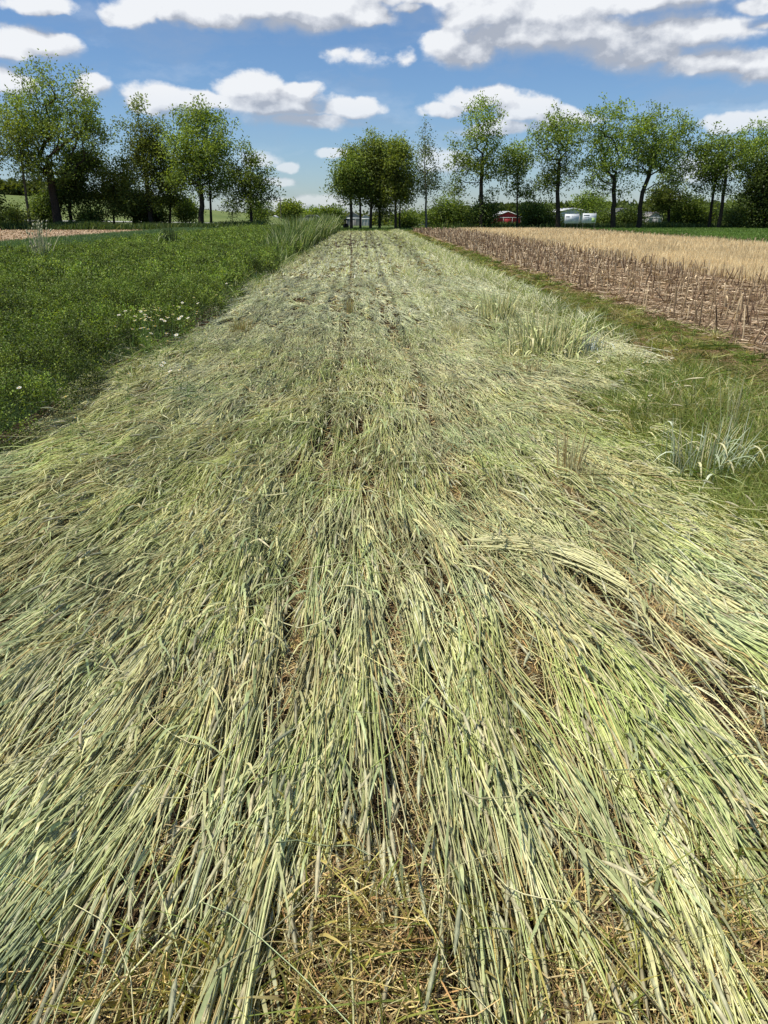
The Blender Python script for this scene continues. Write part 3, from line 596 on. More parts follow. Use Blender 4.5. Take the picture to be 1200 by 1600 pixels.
for k in range(40): daisy(242+rs.randn()*24, 494+rs.randn()*13, .60, 'white daisy in the dense cluster above the alfalfa', 'daisies in the dense cluster', 1.05)
for px, py in [(196, 486), (205, 485), (220, 487), (285, 473), (303, 465), (309, 474), (338, 461), (362, 446), (354, 443), (225, 512), (230, 526), (236, 521), (260, 521), (262, 533), (280, 480), (308, 487)]:
    daisy(px, py, .58, 'white daisy scattered singly in the alfalfa around the dense cluster', 'daisies scattered around the dense cluster', 1.0)
for px, py in [(183, 582), (201, 584), (201, 600), (256, 567), (252, 571), (268, 575), (281, 578), (284, 574), (293, 588), (266, 580)]:
    daisy(px, py, .36, 'white daisy low at the edge of the alfalfa below the cluster', 'daisies low at the alfalfa edge', 1.1)
daisy(103, 620, .42, 'single white daisy in the alfalfa, nearest the camera on the left', None, 1.2)
daisy(30, 606, .44, 'single white daisy at the far left of the alfalfa', None, 1.0)
daisy(118, 653, .36, 'single small white daisy just above the rolled rye edge at left', None, .9)
for px, py in [(1005, 567), (1012, 566), (1027, 567), (1053, 597), (1060, 601), (1072, 604), (1012, 580), (1080, 585), (935, 565), (945, 563), (1025, 593), (1016, 618), (1050, 560)]:
    daisy(px, py, .20, 'white daisy in the green verge right of the rye tufts', 'daisies in the right verge', 1.0)

# ------------------------------------------------------------------ trees
PALS = {'walnut': [[.12, .155, .036], [.16, .20, .05], [.085, .115, .028]], 'yellow': [[.145, .19, .04], [.18, .22, .055], [.11, .145, .03]],
        'dark': [[.05, .072, .02], [.075, .10, .028]], 'pale': [[.16, .20, .11], [.20, .24, .13], [.12, .16, .07]], 'mid': [[.10, .125, .03], [.145, .17, .04]],
        'bush': [[.09, .12, .028], [.13, .165, .04], [.06, .085, .02]], 'light': [[.13, .16, .06], [.18, .20, .08]]}
def tree(name, label, D, trunk, rt, blobs, n, m, ls, pal, sig=.45, group=None, cat='tree', seed=1, bark=(.045, .036, .028), depth=1.0, ncl=0):
    if 31 <= seed <= 40 and seed != 31: n = int(n*1.3); m = 11; ls = .25; sig = .24;  blobs = [(a, b, c*1.12, d*1.12) for a, b, c, d in blobs]
    elif 20 < seed < 27: ls *= .92; m = int(m*1.2); sig *= .9
    elif seed < 14: ls *= .98; m = int(m*1.25); sig *= .85; blobs = [(a, b, c*1.08, d*1.06) for a, b, c, d in blobs]
    rs = np.random.RandomState(seed+1000); b = pt(*trunk[0], D); base = np.array([b[0], D, float(gz(b[0], D))])
    u = mpp(D); root = empty(name, tuple(base), label, cat, group)
    B = []
    for (px, py, rx, ry) in blobs: B.append((pt(px, py, D)-base, rx*u, ry*u))
    vol = np.array([r1*r1*r2 for _, r1, r2 in B])**.8; pr = vol/vol.sum()
    ncl = ncl or max(n//9, 4); pts = []
    which = rs.choice(len(B), ncl, p=pr)
    for w in which:
        c, r1, r2 = B[w]; d = rs.randn(3); d /= np.linalg.norm(d); q = rs.rand()**.42
        cc = c+d*q*np.array([r1, r1*.9*depth, r2])*.92; k = max(1, int(rs.poisson(n/ncl)))
        pts.append(cc+rs.randn(k, 3)*np.array([.11*r1+.35, .11*r1+.35, .09*r2+.3]))
    A = np.concatenate(pts); A[:, 2] = np.maximum(A[:, 2], .4)
    T = [pt(*p, D)-base for p in trunk]; T[0] = np.zeros(3)
    nodes = []; par = []
    for i, p in enumerate(T):
        if i == 0: nodes.append(p); par.append(-1); continue
        L = np.linalg.norm(p-T[i-1]); kk = max(1, int(L/1.0))
        for j in range(1, kk+1): nodes.append(T[i-1]+(p-T[i-1])*j/kk+rs.randn(3)*.05*(j < kk)); par.append(len(nodes)-2)
    start = len(nodes)//2
    f = nodes[-1]; A = A[np.argsort(np.linalg.norm(A-f, axis=1))]
    N_ = np.zeros((len(nodes)+len(A)*12, 3)); N_[:len(nodes)] = nodes; cnt = len(nodes); leafn = []
    bad = np.zeros(len(N_)); bad[:start] = 50
    for a_ in A:
        P = N_[:cnt]; d = a_-P; dist = np.linalg.norm(d, axis=1)
        cost = dist+bad[:cnt]+np.maximum(0, .45*dist-d[:, 2])*1.1+.28*np.linalg.norm(P-f, axis=1)
        j = int(np.argmin(cost)); L = dist[j]; kk = min(8, max(1, int(L/.9))); p0 = P[j].copy(); last = j
        side = rs.randn(3)*.05*L; side[2] = -.03*L
        for q in range(1, kk+1):
            s = q/kk; N_[cnt] = p0+(a_-p0)*s+side*math.sin(PI*s)*.8; par.append(last); last = cnt; cnt += 1
        leafn.append(last)
    N_ = N_[:cnt]; w = np.zeros(cnt); w[leafn] += 1
    for i in range(cnt-1, 0, -1): w[par[i]] += w[i]
    r = rt*.82*(np.maximum(w, .6)/max(w.max(), 1))**.56; r = np.maximum(r, .016*D/100)
    dz = N_[:start+1, 2]; r[:start+1] *= np.linspace(1.35, 1.0, start+1)
    i = np.arange(1, cnt); p = np.array(par[1:]); dist = N_[i]
    g = Geo(); E = np.stack([N_[p], N_[i]], 1); dd = E[:, 1]-E[:, 0]; E[:, 1] += dd*.04
    rr = np.stack([np.minimum(r[p], r[i]*1.5), r[i]], 1); rr[:len(T)+0, 0] = r[p[:len(T)+0]]
    big = r[i] > .06; bc = np.array(bark)
    g.tubes(E[big], rr[big], bc, 7, up=np.array([.3, .9, .2])); g.tubes(E[~big], rr[~big], bc*.9, 3, up=np.array([.3, .9, .2]))
    g.build('trunk', M_bark, root, True)
    g = Geo(); thin = np.where((w <= 2.5) & (np.arange(cnt) > len(T)+start))[0]; extra = thin[rs.rand(len(thin)) < .30]; lp = N_[np.concatenate([leafn, extra]).astype(int)]; kk = len(lp); X = np.repeat(lp, m, 0); off = rs.randn(kk*m, 3)*sig*np.array([1, 1, .75]); X = X+off
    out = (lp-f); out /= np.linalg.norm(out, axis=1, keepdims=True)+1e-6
    tone = np.repeat(rs.uniform(.8, 1.8, kk)*(.95+.3*out[:, 2]), m)  # random clump tone; light from above put into colour, crown tops lighter
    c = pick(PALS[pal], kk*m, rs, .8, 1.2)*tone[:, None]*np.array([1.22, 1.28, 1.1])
    Dd = off+rs.randn(kk*m, 3)*.3; Dd[:, 2] -= .1
    nr = rs.randn(kk*m, 3)*.8; nr[:, 2] += .6
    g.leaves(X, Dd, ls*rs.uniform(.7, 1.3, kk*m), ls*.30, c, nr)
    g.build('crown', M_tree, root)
    return root
GL = 'trees in the row beyond the left fields'; GC = 'trees in the clump at the end of the strip'; GR = 'trees in the row beyond the right fields'
tree('walnut_tree', 'largest tree at far left with thick forked dark trunk and rounded crown', 92, [(90, 350), (86, 320), (80, 285), (76, 262)], .52, [(88, 135, 52, 42), (60, 165, 48, 45), (118, 160, 42, 45), (45, 215, 48, 45), (95, 215, 60, 50), (140, 205, 34, 34), (30, 190, 34, 40), (70, 258, 60, 28)], 900, 14, .27, 'walnut', .38, GL, seed=1)
tree('birch_tree', 'slim leaning pale barked tree left of the largest tree', 90, [(46, 350), (41, 310), (36, 270), (30, 225)], .16, [(22, 235, 34, 38), (10, 205, 30, 34), (0, 190, 30, 50)], 260, 14, .26, 'mid', .42, GL, seed=2, bark=(.10, .09, .07))
tree('spruce_tree', 'very dark dense tree close right of the largest trunk', 96, [(109, 350), (108, 325), (112, 280), (116, 250)], .22, [(118, 300, 26, 26), (128, 275, 30, 40), (140, 262, 17, 28), (100, 310, 26, 22)], 520, 16, .3, 'dark', .42, GL, seed=3)
tree('maple_tree', 'small bushy tree between the dark tree and the pointed tree', 95, [(178, 350), (178, 320), (178, 270)], .14, [(176, 272, 20, 28), (182, 305, 24, 26), (165, 310, 16, 20)], 260, 16, .26, 'mid', .4, GL, seed=4)
tree('poplar_tree', 'tall pointed tree left of the broad walnut, its crown narrow on top', 94, [(237, 352), (233, 320), (226, 260), (219, 190)], .28, [(217, 180, 13, 26), (224, 212, 20, 32), (246, 205, 8, 14), (228, 250, 34, 34), (205, 268, 24, 26), (245, 290, 30, 30), (212, 315, 32, 24)], 620, 16, .26, 'mid', .4, GL, seed=5)
tree('dark_tree', 'low dark tree in the shade under the pointed tree', 98, [(210, 352), (208, 330), (206, 305)], .2, [(205, 305, 28, 30), (225, 325, 24, 18)], 320, 16, .3, 'dark', .42, GL, seed=6)
tree('ash_tree', 'slender tree between the pointed tree and the broad walnut', 96, [(265, 352), (266, 330), (267, 280)], .14, [(266, 262, 18, 44), (268, 300, 20, 26), (250, 240, 14, 26)], 300, 14, .25, 'mid', .38, GL, seed=7)
tree('walnut_tree', 'broad walnut with low fork, right of the pointed tree', 91, [(314, 354), (314, 335), (316, 322), (312, 290)], .34, [(296, 205, 30, 32), (330, 195, 30, 28), (345, 215, 20, 34), (310, 240, 46, 34), (338, 258, 28, 34), (300, 275, 38, 20), (272, 195, 12, 22)], 720, 15, .27, 'walnut', .42, GL, seed=8)
tree('ash_tree', 'thin dark trunk standing just behind the broad walnut', 94, [(330, 352), (329, 320), (327, 285)], .16, [(340, 285, 24, 28), (325, 260, 20, 24)], 160, 14, .26, 'mid', .4, GL, seed=9)
tree('maple_tree', 'last tree at the right end of the left row, with layered branches', 90, [(393, 352), (392, 320), (388, 270), (382, 240)], .17, [(382, 245, 14, 18), (392, 268, 24, 20), (398, 295, 27, 22), (385, 312, 25, 13), (372, 258, 14, 18)], 330, 14, .26, 'walnut', .36, GL, seed=10)
tree('sapling', 'small thin sapling between the broad walnut and the last tree of the left row', 90, [(363, 352), (363, 335)], .05, [(362, 328, 16, 14)], 40, 10, .22, 'mid', .35, GL, seed=11)
tree('sapling', 'small young tree in front of the pasture left of the leaning pale tree', 88, [(26, 350), (26, 338)], .06, [(26, 330, 13, 10)], 50, 12, .22, 'mid', .35, GL, seed=12)
tree('spruce_tree', 'dark conifer branch tips entering at the left edge of the view', 86, [(-30, 352), (-30, 300), (-30, 240)], .25, [(-25, 310, 24, 35), (-30, 250, 20, 50)], 300, 14, .28, 'dark', .4, GL, seed=13)
# clump at the end of the strip
tree('clump_tree', 'leftmost tree of the end clump, low limbs reaching left', 84, [(549, 356), (549, 335), (548, 310), (550, 270)], .17, [(545, 262, 18, 24), (535, 290, 20, 26), (552, 285, 24, 32), (522, 296, 10, 8)], 420, 14, .24, 'walnut', .36, GC, seed=21)
tree('clump_tree', 'second trunk from the left in the end clump', 85, [(563, 356), (563, 325), (562, 260)], .13, [(560, 248, 20, 28), (565, 285, 24, 30)], 380, 14, .24, 'mid', .36, GC, seed=22)
tree('clump_tree', 'tallest tree of the end clump, trunk third from the left', 85, [(579, 356), (580, 325), (582, 250)], .17, [(585, 230, 16, 20), (580, 255, 24, 30), (578, 292, 26, 28)], 430, 14, .24, 'mid', .36, GC, seed=23)
tree('clump_tree', 'dark dense tree in the middle of the end clump', 86, [(593, 356), (593, 325), (598, 250)], .15, [(600, 245, 20, 30), (596, 285, 24, 34), (600, 318, 20, 18)], 460, 15, .25, 'dark', .36, GC, seed=24)
tree('clump_tree', 'tree with upright tufted top at the right of the end clump', 84, [(618, 356), (618, 320), (620, 250)], .14, [(612, 232, 9, 18), (630, 232, 9, 20), (622, 260, 22, 30), (632, 295, 16, 18), (612, 290, 20, 28)], 460, 15, .25, 'mid', .34, GC, seed=25)
tree('clump_tree', 'thin trunk at the right edge of the end clump', 87, [(625, 355), (625, 325), (628, 285)], .1, [(628, 290, 18, 24), (634, 270, 10, 20)], 160, 14, .24, 'walnut', .34, GC, seed=26)
tree('poplar_tree', 'slender pale silvery poplar right of the end clump', 86, [(666, 354), (666, 310), (663, 250), (664, 185)], .12, [(664, 195, 6, 18), (661, 222, 11, 18), (662, 250, 17, 22), (675, 262, 8, 20), (666, 288, 23, 22), (672, 312, 16, 12), (650, 262, 8, 20)], 330, 9, .20, 'pale', .30, GR, seed=31, bark=(.16, .15, .12))
# right row
tree('walnut_tree', 'tall airy walnut left of the red barn with one low limb to the right', 92, [(752, 354), (752, 320), (752, 285), (754, 240)], .27, [(755, 190, 32, 28), (738, 212, 26, 28), (768, 215, 22, 34), (735, 245, 36, 26), (765, 252, 24, 26), (722, 285, 22, 30), (762, 290, 14, 20)], 470, 9, .24, 'yellow', .33, GR, seed=32)
tree('ash_tree', 'thin light green tree directly above the red barn', 93, [(808, 354), (808, 310), (809, 250)], .11, [(808, 240, 20, 26), (806, 268, 30, 28), (815, 295, 22, 14), (790, 260, 12, 24)], 280, 9, .23, 'yellow', .33, GR, seed=33)
tree('walnut_tree', 'sparse walnut with dark trunk between the barn and the white signs', 91, [(872, 354), (872, 325), (871, 300), (874, 250)], .28, [(872, 208, 32, 28), (895, 200, 16, 20), (855, 235, 26, 32), (890, 245, 24, 34), (868, 275, 34, 22), (852, 290, 16, 16)], 430, 9, .24, 'walnut', .33, GR, seed=34)
tree('walnut_tree', 'walnut with three upright limbs right of the white signs', 90, [(958, 354), (958, 325), (960, 318), (960, 280)], .30, [(940, 195, 26, 26), (975, 195, 22, 26), (955, 225, 36, 30), (985, 225, 18, 30), (930, 255, 22, 30), (965, 265, 30, 26), (925, 292, 18, 22), (978, 298, 18, 16)], 560, 9, .24, 'yellow', .33, GR, seed=35)
tree('walnut_tree', 'tallest walnut of the right row, limbs sweeping up to the right', 91, [(998, 354), (1000, 325), (1004, 300), (1014, 275)], .30, [(1010, 185, 22, 24), (1040, 182, 28, 24), (1065, 210, 26, 28), (1025, 220, 36, 30), (1060, 245, 30, 26), (1010, 250, 24, 26), (1080, 228, 12, 18), (1035, 275, 30, 18)], 620, 9, .24, 'walnut', .33, GR, seed=36)
tree('maple_tree', 'bushy pointed tree standing right of the tallest walnut', 96, [(1045, 352), (1045, 330), (1045, 280)], .18, [(1046, 285, 22, 28), (1048, 308, 26, 22), (1030, 318, 20, 16)], 340, 14, .26, 'mid', .38, GR, seed=37)
tree('walnut_tree', 'twin stemmed open walnut near the right edge, leaning right', 90, [(1122, 354), (1128, 325), (1133, 290), (1136, 260)], .22, [(1130, 225, 28, 20), (1150, 240, 28, 28), (1112, 245, 22, 24), (1135, 270, 32, 24), (1100, 268, 14, 22)], 420, 9, .24, 'walnut', .33, GR, seed=38)
tree('walnut_tree', 'second slender stem left of the twin stemmed open walnut', 92, [(1108, 354), (1112, 320), (1118, 285), (1118, 262)], .18, [(1108, 285, 24, 20), (1100, 262, 16, 20), (1125, 262, 16, 22)], 150, 9, .24, 'yellow', .33, GR, seed=39)
tree('walnut_tree', 'pale leaved tree cut by the right edge of the view', 92, [(1190, 352), (1188, 310), (1186, 260)], .2, [(1185, 215, 22, 22), (1200, 235, 26, 34), (1172, 245, 18, 28)], 280, 10, .24, 'yellow', .34, GR, seed=40)
tree('spruce_tree', 'near black dense evergreen at the right edge of the view', 88, [(1193, 352), (1194, 320), (1196, 260)], .25, [(1195, 270, 20, 26), (1190, 305, 26, 28), (1205, 330, 36, 22), (1190, 335, 20, 14)], 800, 16, .3, 'dark', .36, GR, seed=41)
tree('bare_tree', 'thin almost leafless tree left of the airy walnut', 97, [(712, 352), (711, 320), (710, 290)], .08, [(710, 290, 20, 30), (700, 300, 16, 20)], 130, 2, .16, 'light', .3, GR, seed=42, bark=(.10, .09, .08))
# shrubs
SH = [('low green shrub at the foot of the poplar', 690, 333, 24, 20, 95, 'bush'), ('rounded shrub left of the airy walnut', 716, 335, 20, 18, 97, 'bush'), ('dark shrub under the airy walnut', 757, 333, 18, 20, 93, 'dark'),
      ('tall dark shrub right of the red barn', 838, 336, 20, 20, 94, 'dark'), ('dark shrub between the barn shrub and the sparse walnut', 856, 338, 14, 18, 96, 'dark'), ('yellow green rounded shrub above the white signs', 925, 318, 28, 15, 118, 'yellow'),
      ('shrub under the three limbed walnut', 943, 342, 16, 14, 97, 'bush'), ('dark bush with mixed stems right of the three limbed walnut', 985, 342, 18, 12, 96, 'dark'), ('dark rounded bush behind the tallest walnut', 1066, 333, 22, 18, 98, 'bush'),
      ('olive bush left of the twin stemmed walnut', 1085, 333, 20, 20, 96, 'bush'), ('dark bush between the two right walnut stems', 1108, 338, 15, 16, 98, 'dark'), ('pale conical bush beside the gravel lane', 1153, 336, 15, 18, 93, 'light'),
      ('wide olive bush behind the pale conical bush', 1165, 318, 26, 14, 112, 'bush'), ('dark brushy shrub behind the feathery grass at far left', 10, 342, 22, 12, 93, 'dark'), ('green shrub left of the thick walnut trunk', 66, 325, 18, 20, 95, 'bush'),
      ('green shrub right of the thick walnut trunk', 140, 338, 18, 14, 95, 'bush'), ('shrub under the pointed tree', 236, 335, 24, 16, 97, 'dark'), ('rounded shrub left of the broad walnut', 291, 328, 14, 20, 99, 'bush'),
      ('hazy bushy tree behind the last tree of the left row', 403, 330, 18, 15, 120, 'bush'), ('olive shrub at the right foot of the end clump', 632, 345, 11, 9, 90, 'bush'), ('small shrub between the end clump and the poplar', 646, 340, 9, 9, 104, 'bush')]
for k, (lb, px, py, rx, ry, D, pal) in enumerate(SH):
    tree('shrub', lb, D, [(px, 352), (px, py+ry*.4)], .07, [(px, py, rx, ry), (px+rx*.4, py+ry*.3, rx*.7, ry*.7), (px-rx*.45, py+ry*.35, rx*.6, ry*.6)], int(100+rx*ry*.45), 15, .24, pal, .36, 'shrubs along the tree rows', 'shrub', seed=60+k, ncl=30)
tree('round_tree', 'broad domed tree on the horizon beside the utility pole', 210, [(452, 345), (452, 335)], .3, [(452, 329, 14, 10), (444, 333, 8, 8), (462, 334, 9, 7)], 260, 14, .55, 'mid', .7, 'trees on the horizon', seed=90)
tree('round_tree', 'small round light green tree on the horizon right of the domed tree', 190, [(491, 345), (491, 338)], .2, [(491, 336, 9, 8)], 160, 14, .5, 'yellow', .6, 'trees on the horizon', seed=91)
tree('round_tree', 'low dark tree on the horizon just left of the end clump', 180, [(521, 345), (521, 338)], .2, [(521, 334, 11, 9), (512, 337, 9, 7)], 200, 14, .5, 'bush', .6, 'trees on the horizon', seed=92)
tree('round_tree', 'small bluish tree on the horizon between the domed and the light green tree', 230, [(474, 345), (474, 338)], .2, [(474, 336, 7, 4)], 60, 14, .5, 'pale', .6, 'trees on the horizon', seed=93)
# distant woods
def woods(name, label, segs, pal, seed):
    rs = np.random.RandomState(seed); g = Geo()
    for x0, x1, D0, D1, top, n, sz in segs:
        k = int(n/60); cx = rs.uniform(x0, x1, k); cd = rs.uniform(D0, D1, k)
        for a_, d_ in zip(cx, cd):
            p = pt(a_, 335, d_); bz = float(gz(p[0], d_)); tz = pt(a_, top+rs.uniform(-2.5, 5), d_)[2]; hh = max(tz-bz, 2); rr = hh*rs.uniform(.28, .45)
            q = rs.randn(60, 3); q /= np.linalg.norm(q, axis=1, keepdims=True); q *= (rs.rand(60, 1)**.35)
            P = np.array([p[0], d_, bz+hh*.55])+q*np.array([rr, rr, hh*.47]); nr = rs.randn(60, 3); nr[:, 2] += .6
            g.leaves(P, rs.randn(60, 3), sz*rs.uniform(.7, 1.3, 60), sz*.35, pick(PALS[pal], 60, rs, .7, 1.2)*rs.uniform(.75, 1.25), nr)
    tag(g.build(name, M_tree), label, 'woods', kind='stuff')
woods('distant_woods', 'dark green woods behind the right tree row and barn', [(680, 770, 150, 190, 326, 14000, 1.0), (760, 940, 150, 200, 320, 26000, 1.0), (930, 1230, 150, 200, 318, 30000, 1.0)], 'bush', 201)
woods('hilltop_woods', 'woods along the top of the left pasture hill', [(-60, 115, 235, 260, 285, 16000, 1.3), (110, 300, 240, 270, 312, 9000, 1.3)], 'mid', 202)
woods('horizon_woods', 'thin blue green line of woods on the far horizon', [(380, 700, 420, 520, 333, 14000, 2.2), (-100, 400, 600, 700, 330, 8000, 3), (700, 1300, 500, 600, 328, 10000, 3)], 'mid', 203)
sheet('hill', np.linspace(-330, -16, 90), np.linspace(106, 300, 60), .05, G_hill, True)

# ------------------------------------------------------------------ buildings and other things beyond the fields
def gable(name, label, pxc, D, wpx, ytop, yeave, length, wall, roofc, rz=0, doors=True, cat='barn'):
    u = mpp(D); b = pt(pxc, 335, D); z0 = float(gz(b[0], D)); w = wpx*u; zt = pt(pxc, ytop, D)[2]-z0; ze = pt(pxc, yeave, D)[2]-z0
    r = empty(name, (b[0], D, z0), label, cat); r.rotation_euler = (0, 0, rz); g = Geo(); h = w/2
    v = [(-h, 0, 0), (h, 0, 0), (h, 0, ze), (0, 0, zt), (-h, 0, ze)]; v += [(x, length, z) for x, _, z in v]
    me = bpy.data.meshes.new('wall'); me.from_pydata(v, [], [(0, 1, 2, 3, 4), (5, 9, 8, 7, 6), (0, 4, 9, 5), (1, 6, 7, 2)])
    a = me.attributes.new('Col', 'FLOAT_COLOR', 'POINT')
    for i in range(10): a.data[i].color = (*wall, 1)
    me.materials.append(M_paint); link('wall', me, r)
    g = Geo(); o = .035*w; sl = (zt-ze)/h; t = .12
    for s in (-1, 1):
        x1 = s*(h+o); z1 = ze-o*sl
        p = [(0, -o, zt+.01), (x1, -o, z1+.01), (x1, length+o, z1+.01), (0, length+o, zt+.01)]; p += [(x, y, z+t) for x, y, z in p]
        g.poly(p, [[0, 1, 2, 3], [4, 7, 6, 5], [0, 4, 5, 1], [1, 5, 6, 2], [2, 6, 7, 3], [3, 7, 4, 0]], roofc)
    g.build('roof', M_metal, r)
    g = Geo(); g.box((0, -.06, ze*.93), (w, .08, ze*.06), (.75, .75, .72))
    for s in (-.5, -.17, .17, .5): g.box((s*w*.98, -.06, ze*.45), (w*.012, .08, ze*.9), (.6, .55, .5))
    g.build('trim', M_paint, r)
    if doors:
        g = Geo(); g.box((0, -.05, ze*.42), (w*.26, .06, ze*.84), np.array(wall)*.8); g.build('door', M_paint, r)
    return r
gable('barn', 'small dark red barn with white trim and pale metal roof behind the right tree row', 794, 132, 42, 331, 339, 14, (.34, .03, .035), (.75, .75, .73))
gable('shed', 'long white roofed shed behind the white signs', 896, 128, 60, 326, 332.5, 9, (.55, .55, .52), (.75, .76, .76), rz=.0, doors=False, cat='shed')
gable('farmhouse', 'grey roofed house seen through the walnut trunks on the right', 975, 132, 36, 326, 334, 12, (.22, .21, .19), (.16, .16, .16), cat='house')
gable('farmhouse', 'low house with small white gable right of the tallest walnut', 1025, 132, 22, 332, 339, 8, (.32, .32, .30), (.18, .17, .15), cat='house')
gable('farmhouse', 'white farmhouse seen between the trunks of the end clump', 552, 230, 22, 332, 339, 12, (.26, .26, .24), (.22, .21, .19), cat='house')
gable('farmhouse', 'small tan house on the horizon right of the domed tree', 479, 330, 12, 335, 339, 10, (.45, .36, .27), (.35, .25, .2), cat='house')
gable('shed', 'small white shed on the horizon left of the utility pole', 428, 320, 9, 337, 340, 8, (.7, .7, .68), (.6, .6, .6), doors=False, cat='shed')
gable('shed', 'white shed between the third and fourth trunks of the end clump', 572, 225, 14, 336, 340, 8, (.45, .45, .42), (.35, .35, .33), doors=False, cat='shed')
for px, lb in [(630, 'left of two grey concrete silos right of the end clump'), (640, 'right of two grey concrete silos right of the end clump')]:
    D = 300; b = pt(px, 335, D); z0 = float(gz(b[0], D)); zt = pt(px, 328, D)[2]-z0; rr = 3.7*mpp(D)
    r = empty('silo', (b[0], D, z0), lb, 'silo', 'farm silos')
    g = Geo(); K = 14; z = np.repeat(np.linspace(0, zt, K), 1); P = np.stack([z*0, z*0, z], -1)[None]; g.tubes(P, (rr*(1+.012*(np.arange(K) % 2)))[None], np.array([.42, .40, .38]), 24); g.build('wall', M_paint, r, True)
    g = Geo(); t = np.linspace(0, 1, 6); P = np.stack([t*0, t*0, zt+t*rr*.7], -1)[None]; g.tubes(P, (rr*1.03*np.sqrt(np.maximum(1-t*t, .0004)))[None], np.array([.5, .5, .5]), 24); g.build('roof', M_metal, r, True)
# hoop house
D = 170; b = pt(655, 335, D); z0 = float(gz(b[0], D)); r = empty('hoop_house', (b[0], D, z0), 'rounded white hoop house between the silos and the poplar', 'hoop house')
hh = pt(655, 341, D)[2]-z0; rr = 10.5*mpp(D); g = Geo(); a = np.linspace(0, PI, 15); v = []; F = []
for j in range(2):
    v += [(math.cos(q)*rr, j*14, max(0, math.sin(q))**.8*hh) for q in a]
F = [(i, i+1, 16+i, 15+i) for i in range(14)]
g.poly(v, F, (.62, .63, .60)); g.build('cover', M_paint, r, True)
me = bpy.data.meshes.new('end_wall'); me.from_pydata(v[:15], [], [tuple(range(15))]); at_ = me.attributes.new('Col', 'FLOAT_COLOR', 'POINT')
for i in range(15): at_.data[i].color = (.5, .52, .5, 1)
me.materials.append(M_paint); link('end_wall', me, r)
g = Geo(); g.box((0, -.05, hh*.35), (rr*.35, .05, hh*.7), (.4, .42, .4)); g.build('door', M_paint, r)
# signs
def sign(px0, px1, y0, y1, label, rz, lines, blocks):
    D = 86; a = pt(px0, y0, D); b = pt(px1, y1, D); w = b[0]-a[0]; zt, zb = a[2], b[2]; cx = (a[0]+b[0])/2
    r = empty('sign_board', (cx, D, 0), label, 'sign', 'white field signs'); r.rotation_euler = (0, 0, rz)
    g = Geo(); g.box((0, 0, (zt+zb)/2), (w, .03, zt-zb), (.74, .76, .78)); g.build('panel', M_paint, r)
    for s in (-.42, .42):
        g = Geo(); g.box((s*w, .05, (zt+.05)/2), (.06, .06, zt+.05), (.35, .3, .25)); g.build('post', M_paint, r)
    g = Geo()
    for x, z, lw, lh, c in lines+blocks: g.box((x*w, -.018, zb+z*(zt-zb)), (lw*w, .005, lh*(zt-zb)), c)
    g.build('lettering', M_paint, r)
T_ = (.22, .24, .26); Gc = (.42, .58, .22)
sign(883, 904, 334.5, 349, 'left white field sign with faint grey lines of lettering', .0, [(-.3, .75, .25, .07, T_), (-.3, .62, .28, .03, T_), (-.25, .40, .35, .03, T_), (-.22, .28, .4, .03, T_), (.2, .72, .4, .02, T_), (.22, .5, .35, .02, T_), (.25, .38, .3, .03, T_), (.28, .26, .25, .03, T_), (.0, .5, .012, .8, (.5, .5, .5))], [])
sign(911, 930.5, 333.5, 348.5, 'right white field sign with a green picture at its right', .0, [(-.22, .82, .42, .10, T_), (-.2, .62, .35, .03, T_), (-.05, .42, .02, .5, T_), (-.3, .45, .2, .03, T_), (-.28, .33, .22, .03, T_)], [(.32, .3, .26, .38, Gc), (.30, .55, .3, .10, (.6, .68, .5))])
# hay wagon under the left of the clump
D = 88; b = pt(528, 345, D); r = empty('flat_wagon', (b[0], D, 0), 'dark flat wagon parked under the left side of the end clump', 'wagon'); u = mpp(D)
w = 34*u; zt = 1.05; g = Geo(); g.box((0, 0, zt), (w, 1.8, .14), (.025, .03, .045)); g.build('deck', M_paint, r)
for x in (-.47, -.28, -.1, .1, .3, .47):
    g = Geo(); g.box((x*w, -.85, zt/2-.04), (.07, .07, zt-.08), (.03, .03, .035)); g.build('stake', M_paint, r)
for x in (-.36, .36):
    for y in (-.7, .7):
        g = Geo(); a = np.linspace(-.09, .09, 4); P = np.stack([a*0+x*w, a+y, a*0+.32], -1)[None]; g.tubes(P, np.array([[.02, .32, .32, .02]]), np.array([.02, .02, .02]), 16, up=np.array([0, 0, 1.0])); g.build('wheel', M_paint, r)
# utility pole
def pole(px, ytop, D, label, wd=.14, arm=True):
    b = pt(px, 335, D); z0 = float(gz(b[0], D)); zt = pt(px, ytop, D)[2]-z0; r = empty('utility_pole', (b[0], D, z0), label, 'utility pole', 'utility poles')
    g = Geo(); t = np.linspace(0, 1, 4); P = np.stack([t*0, t*0, t*zt], -1)[None]; g.tubes(P, (wd*(1-.3*t))[None], np.array([.13, .11, .09]), 8, up=np.array([0, 1.0, 0])); g.build('post', M_bark, r, True)
    if arm: g = Geo(); g.box((0, 0, zt-.8), (2.2, .12, .12), (.13, .11, .09)); g.build('crossarm', M_bark, r)
pole(439, 308, 205, 'thin utility pole at the left side of the domed tree')
pole(777, 318, 110, 'short dark post beside the left corner of the red barn', .06, False)
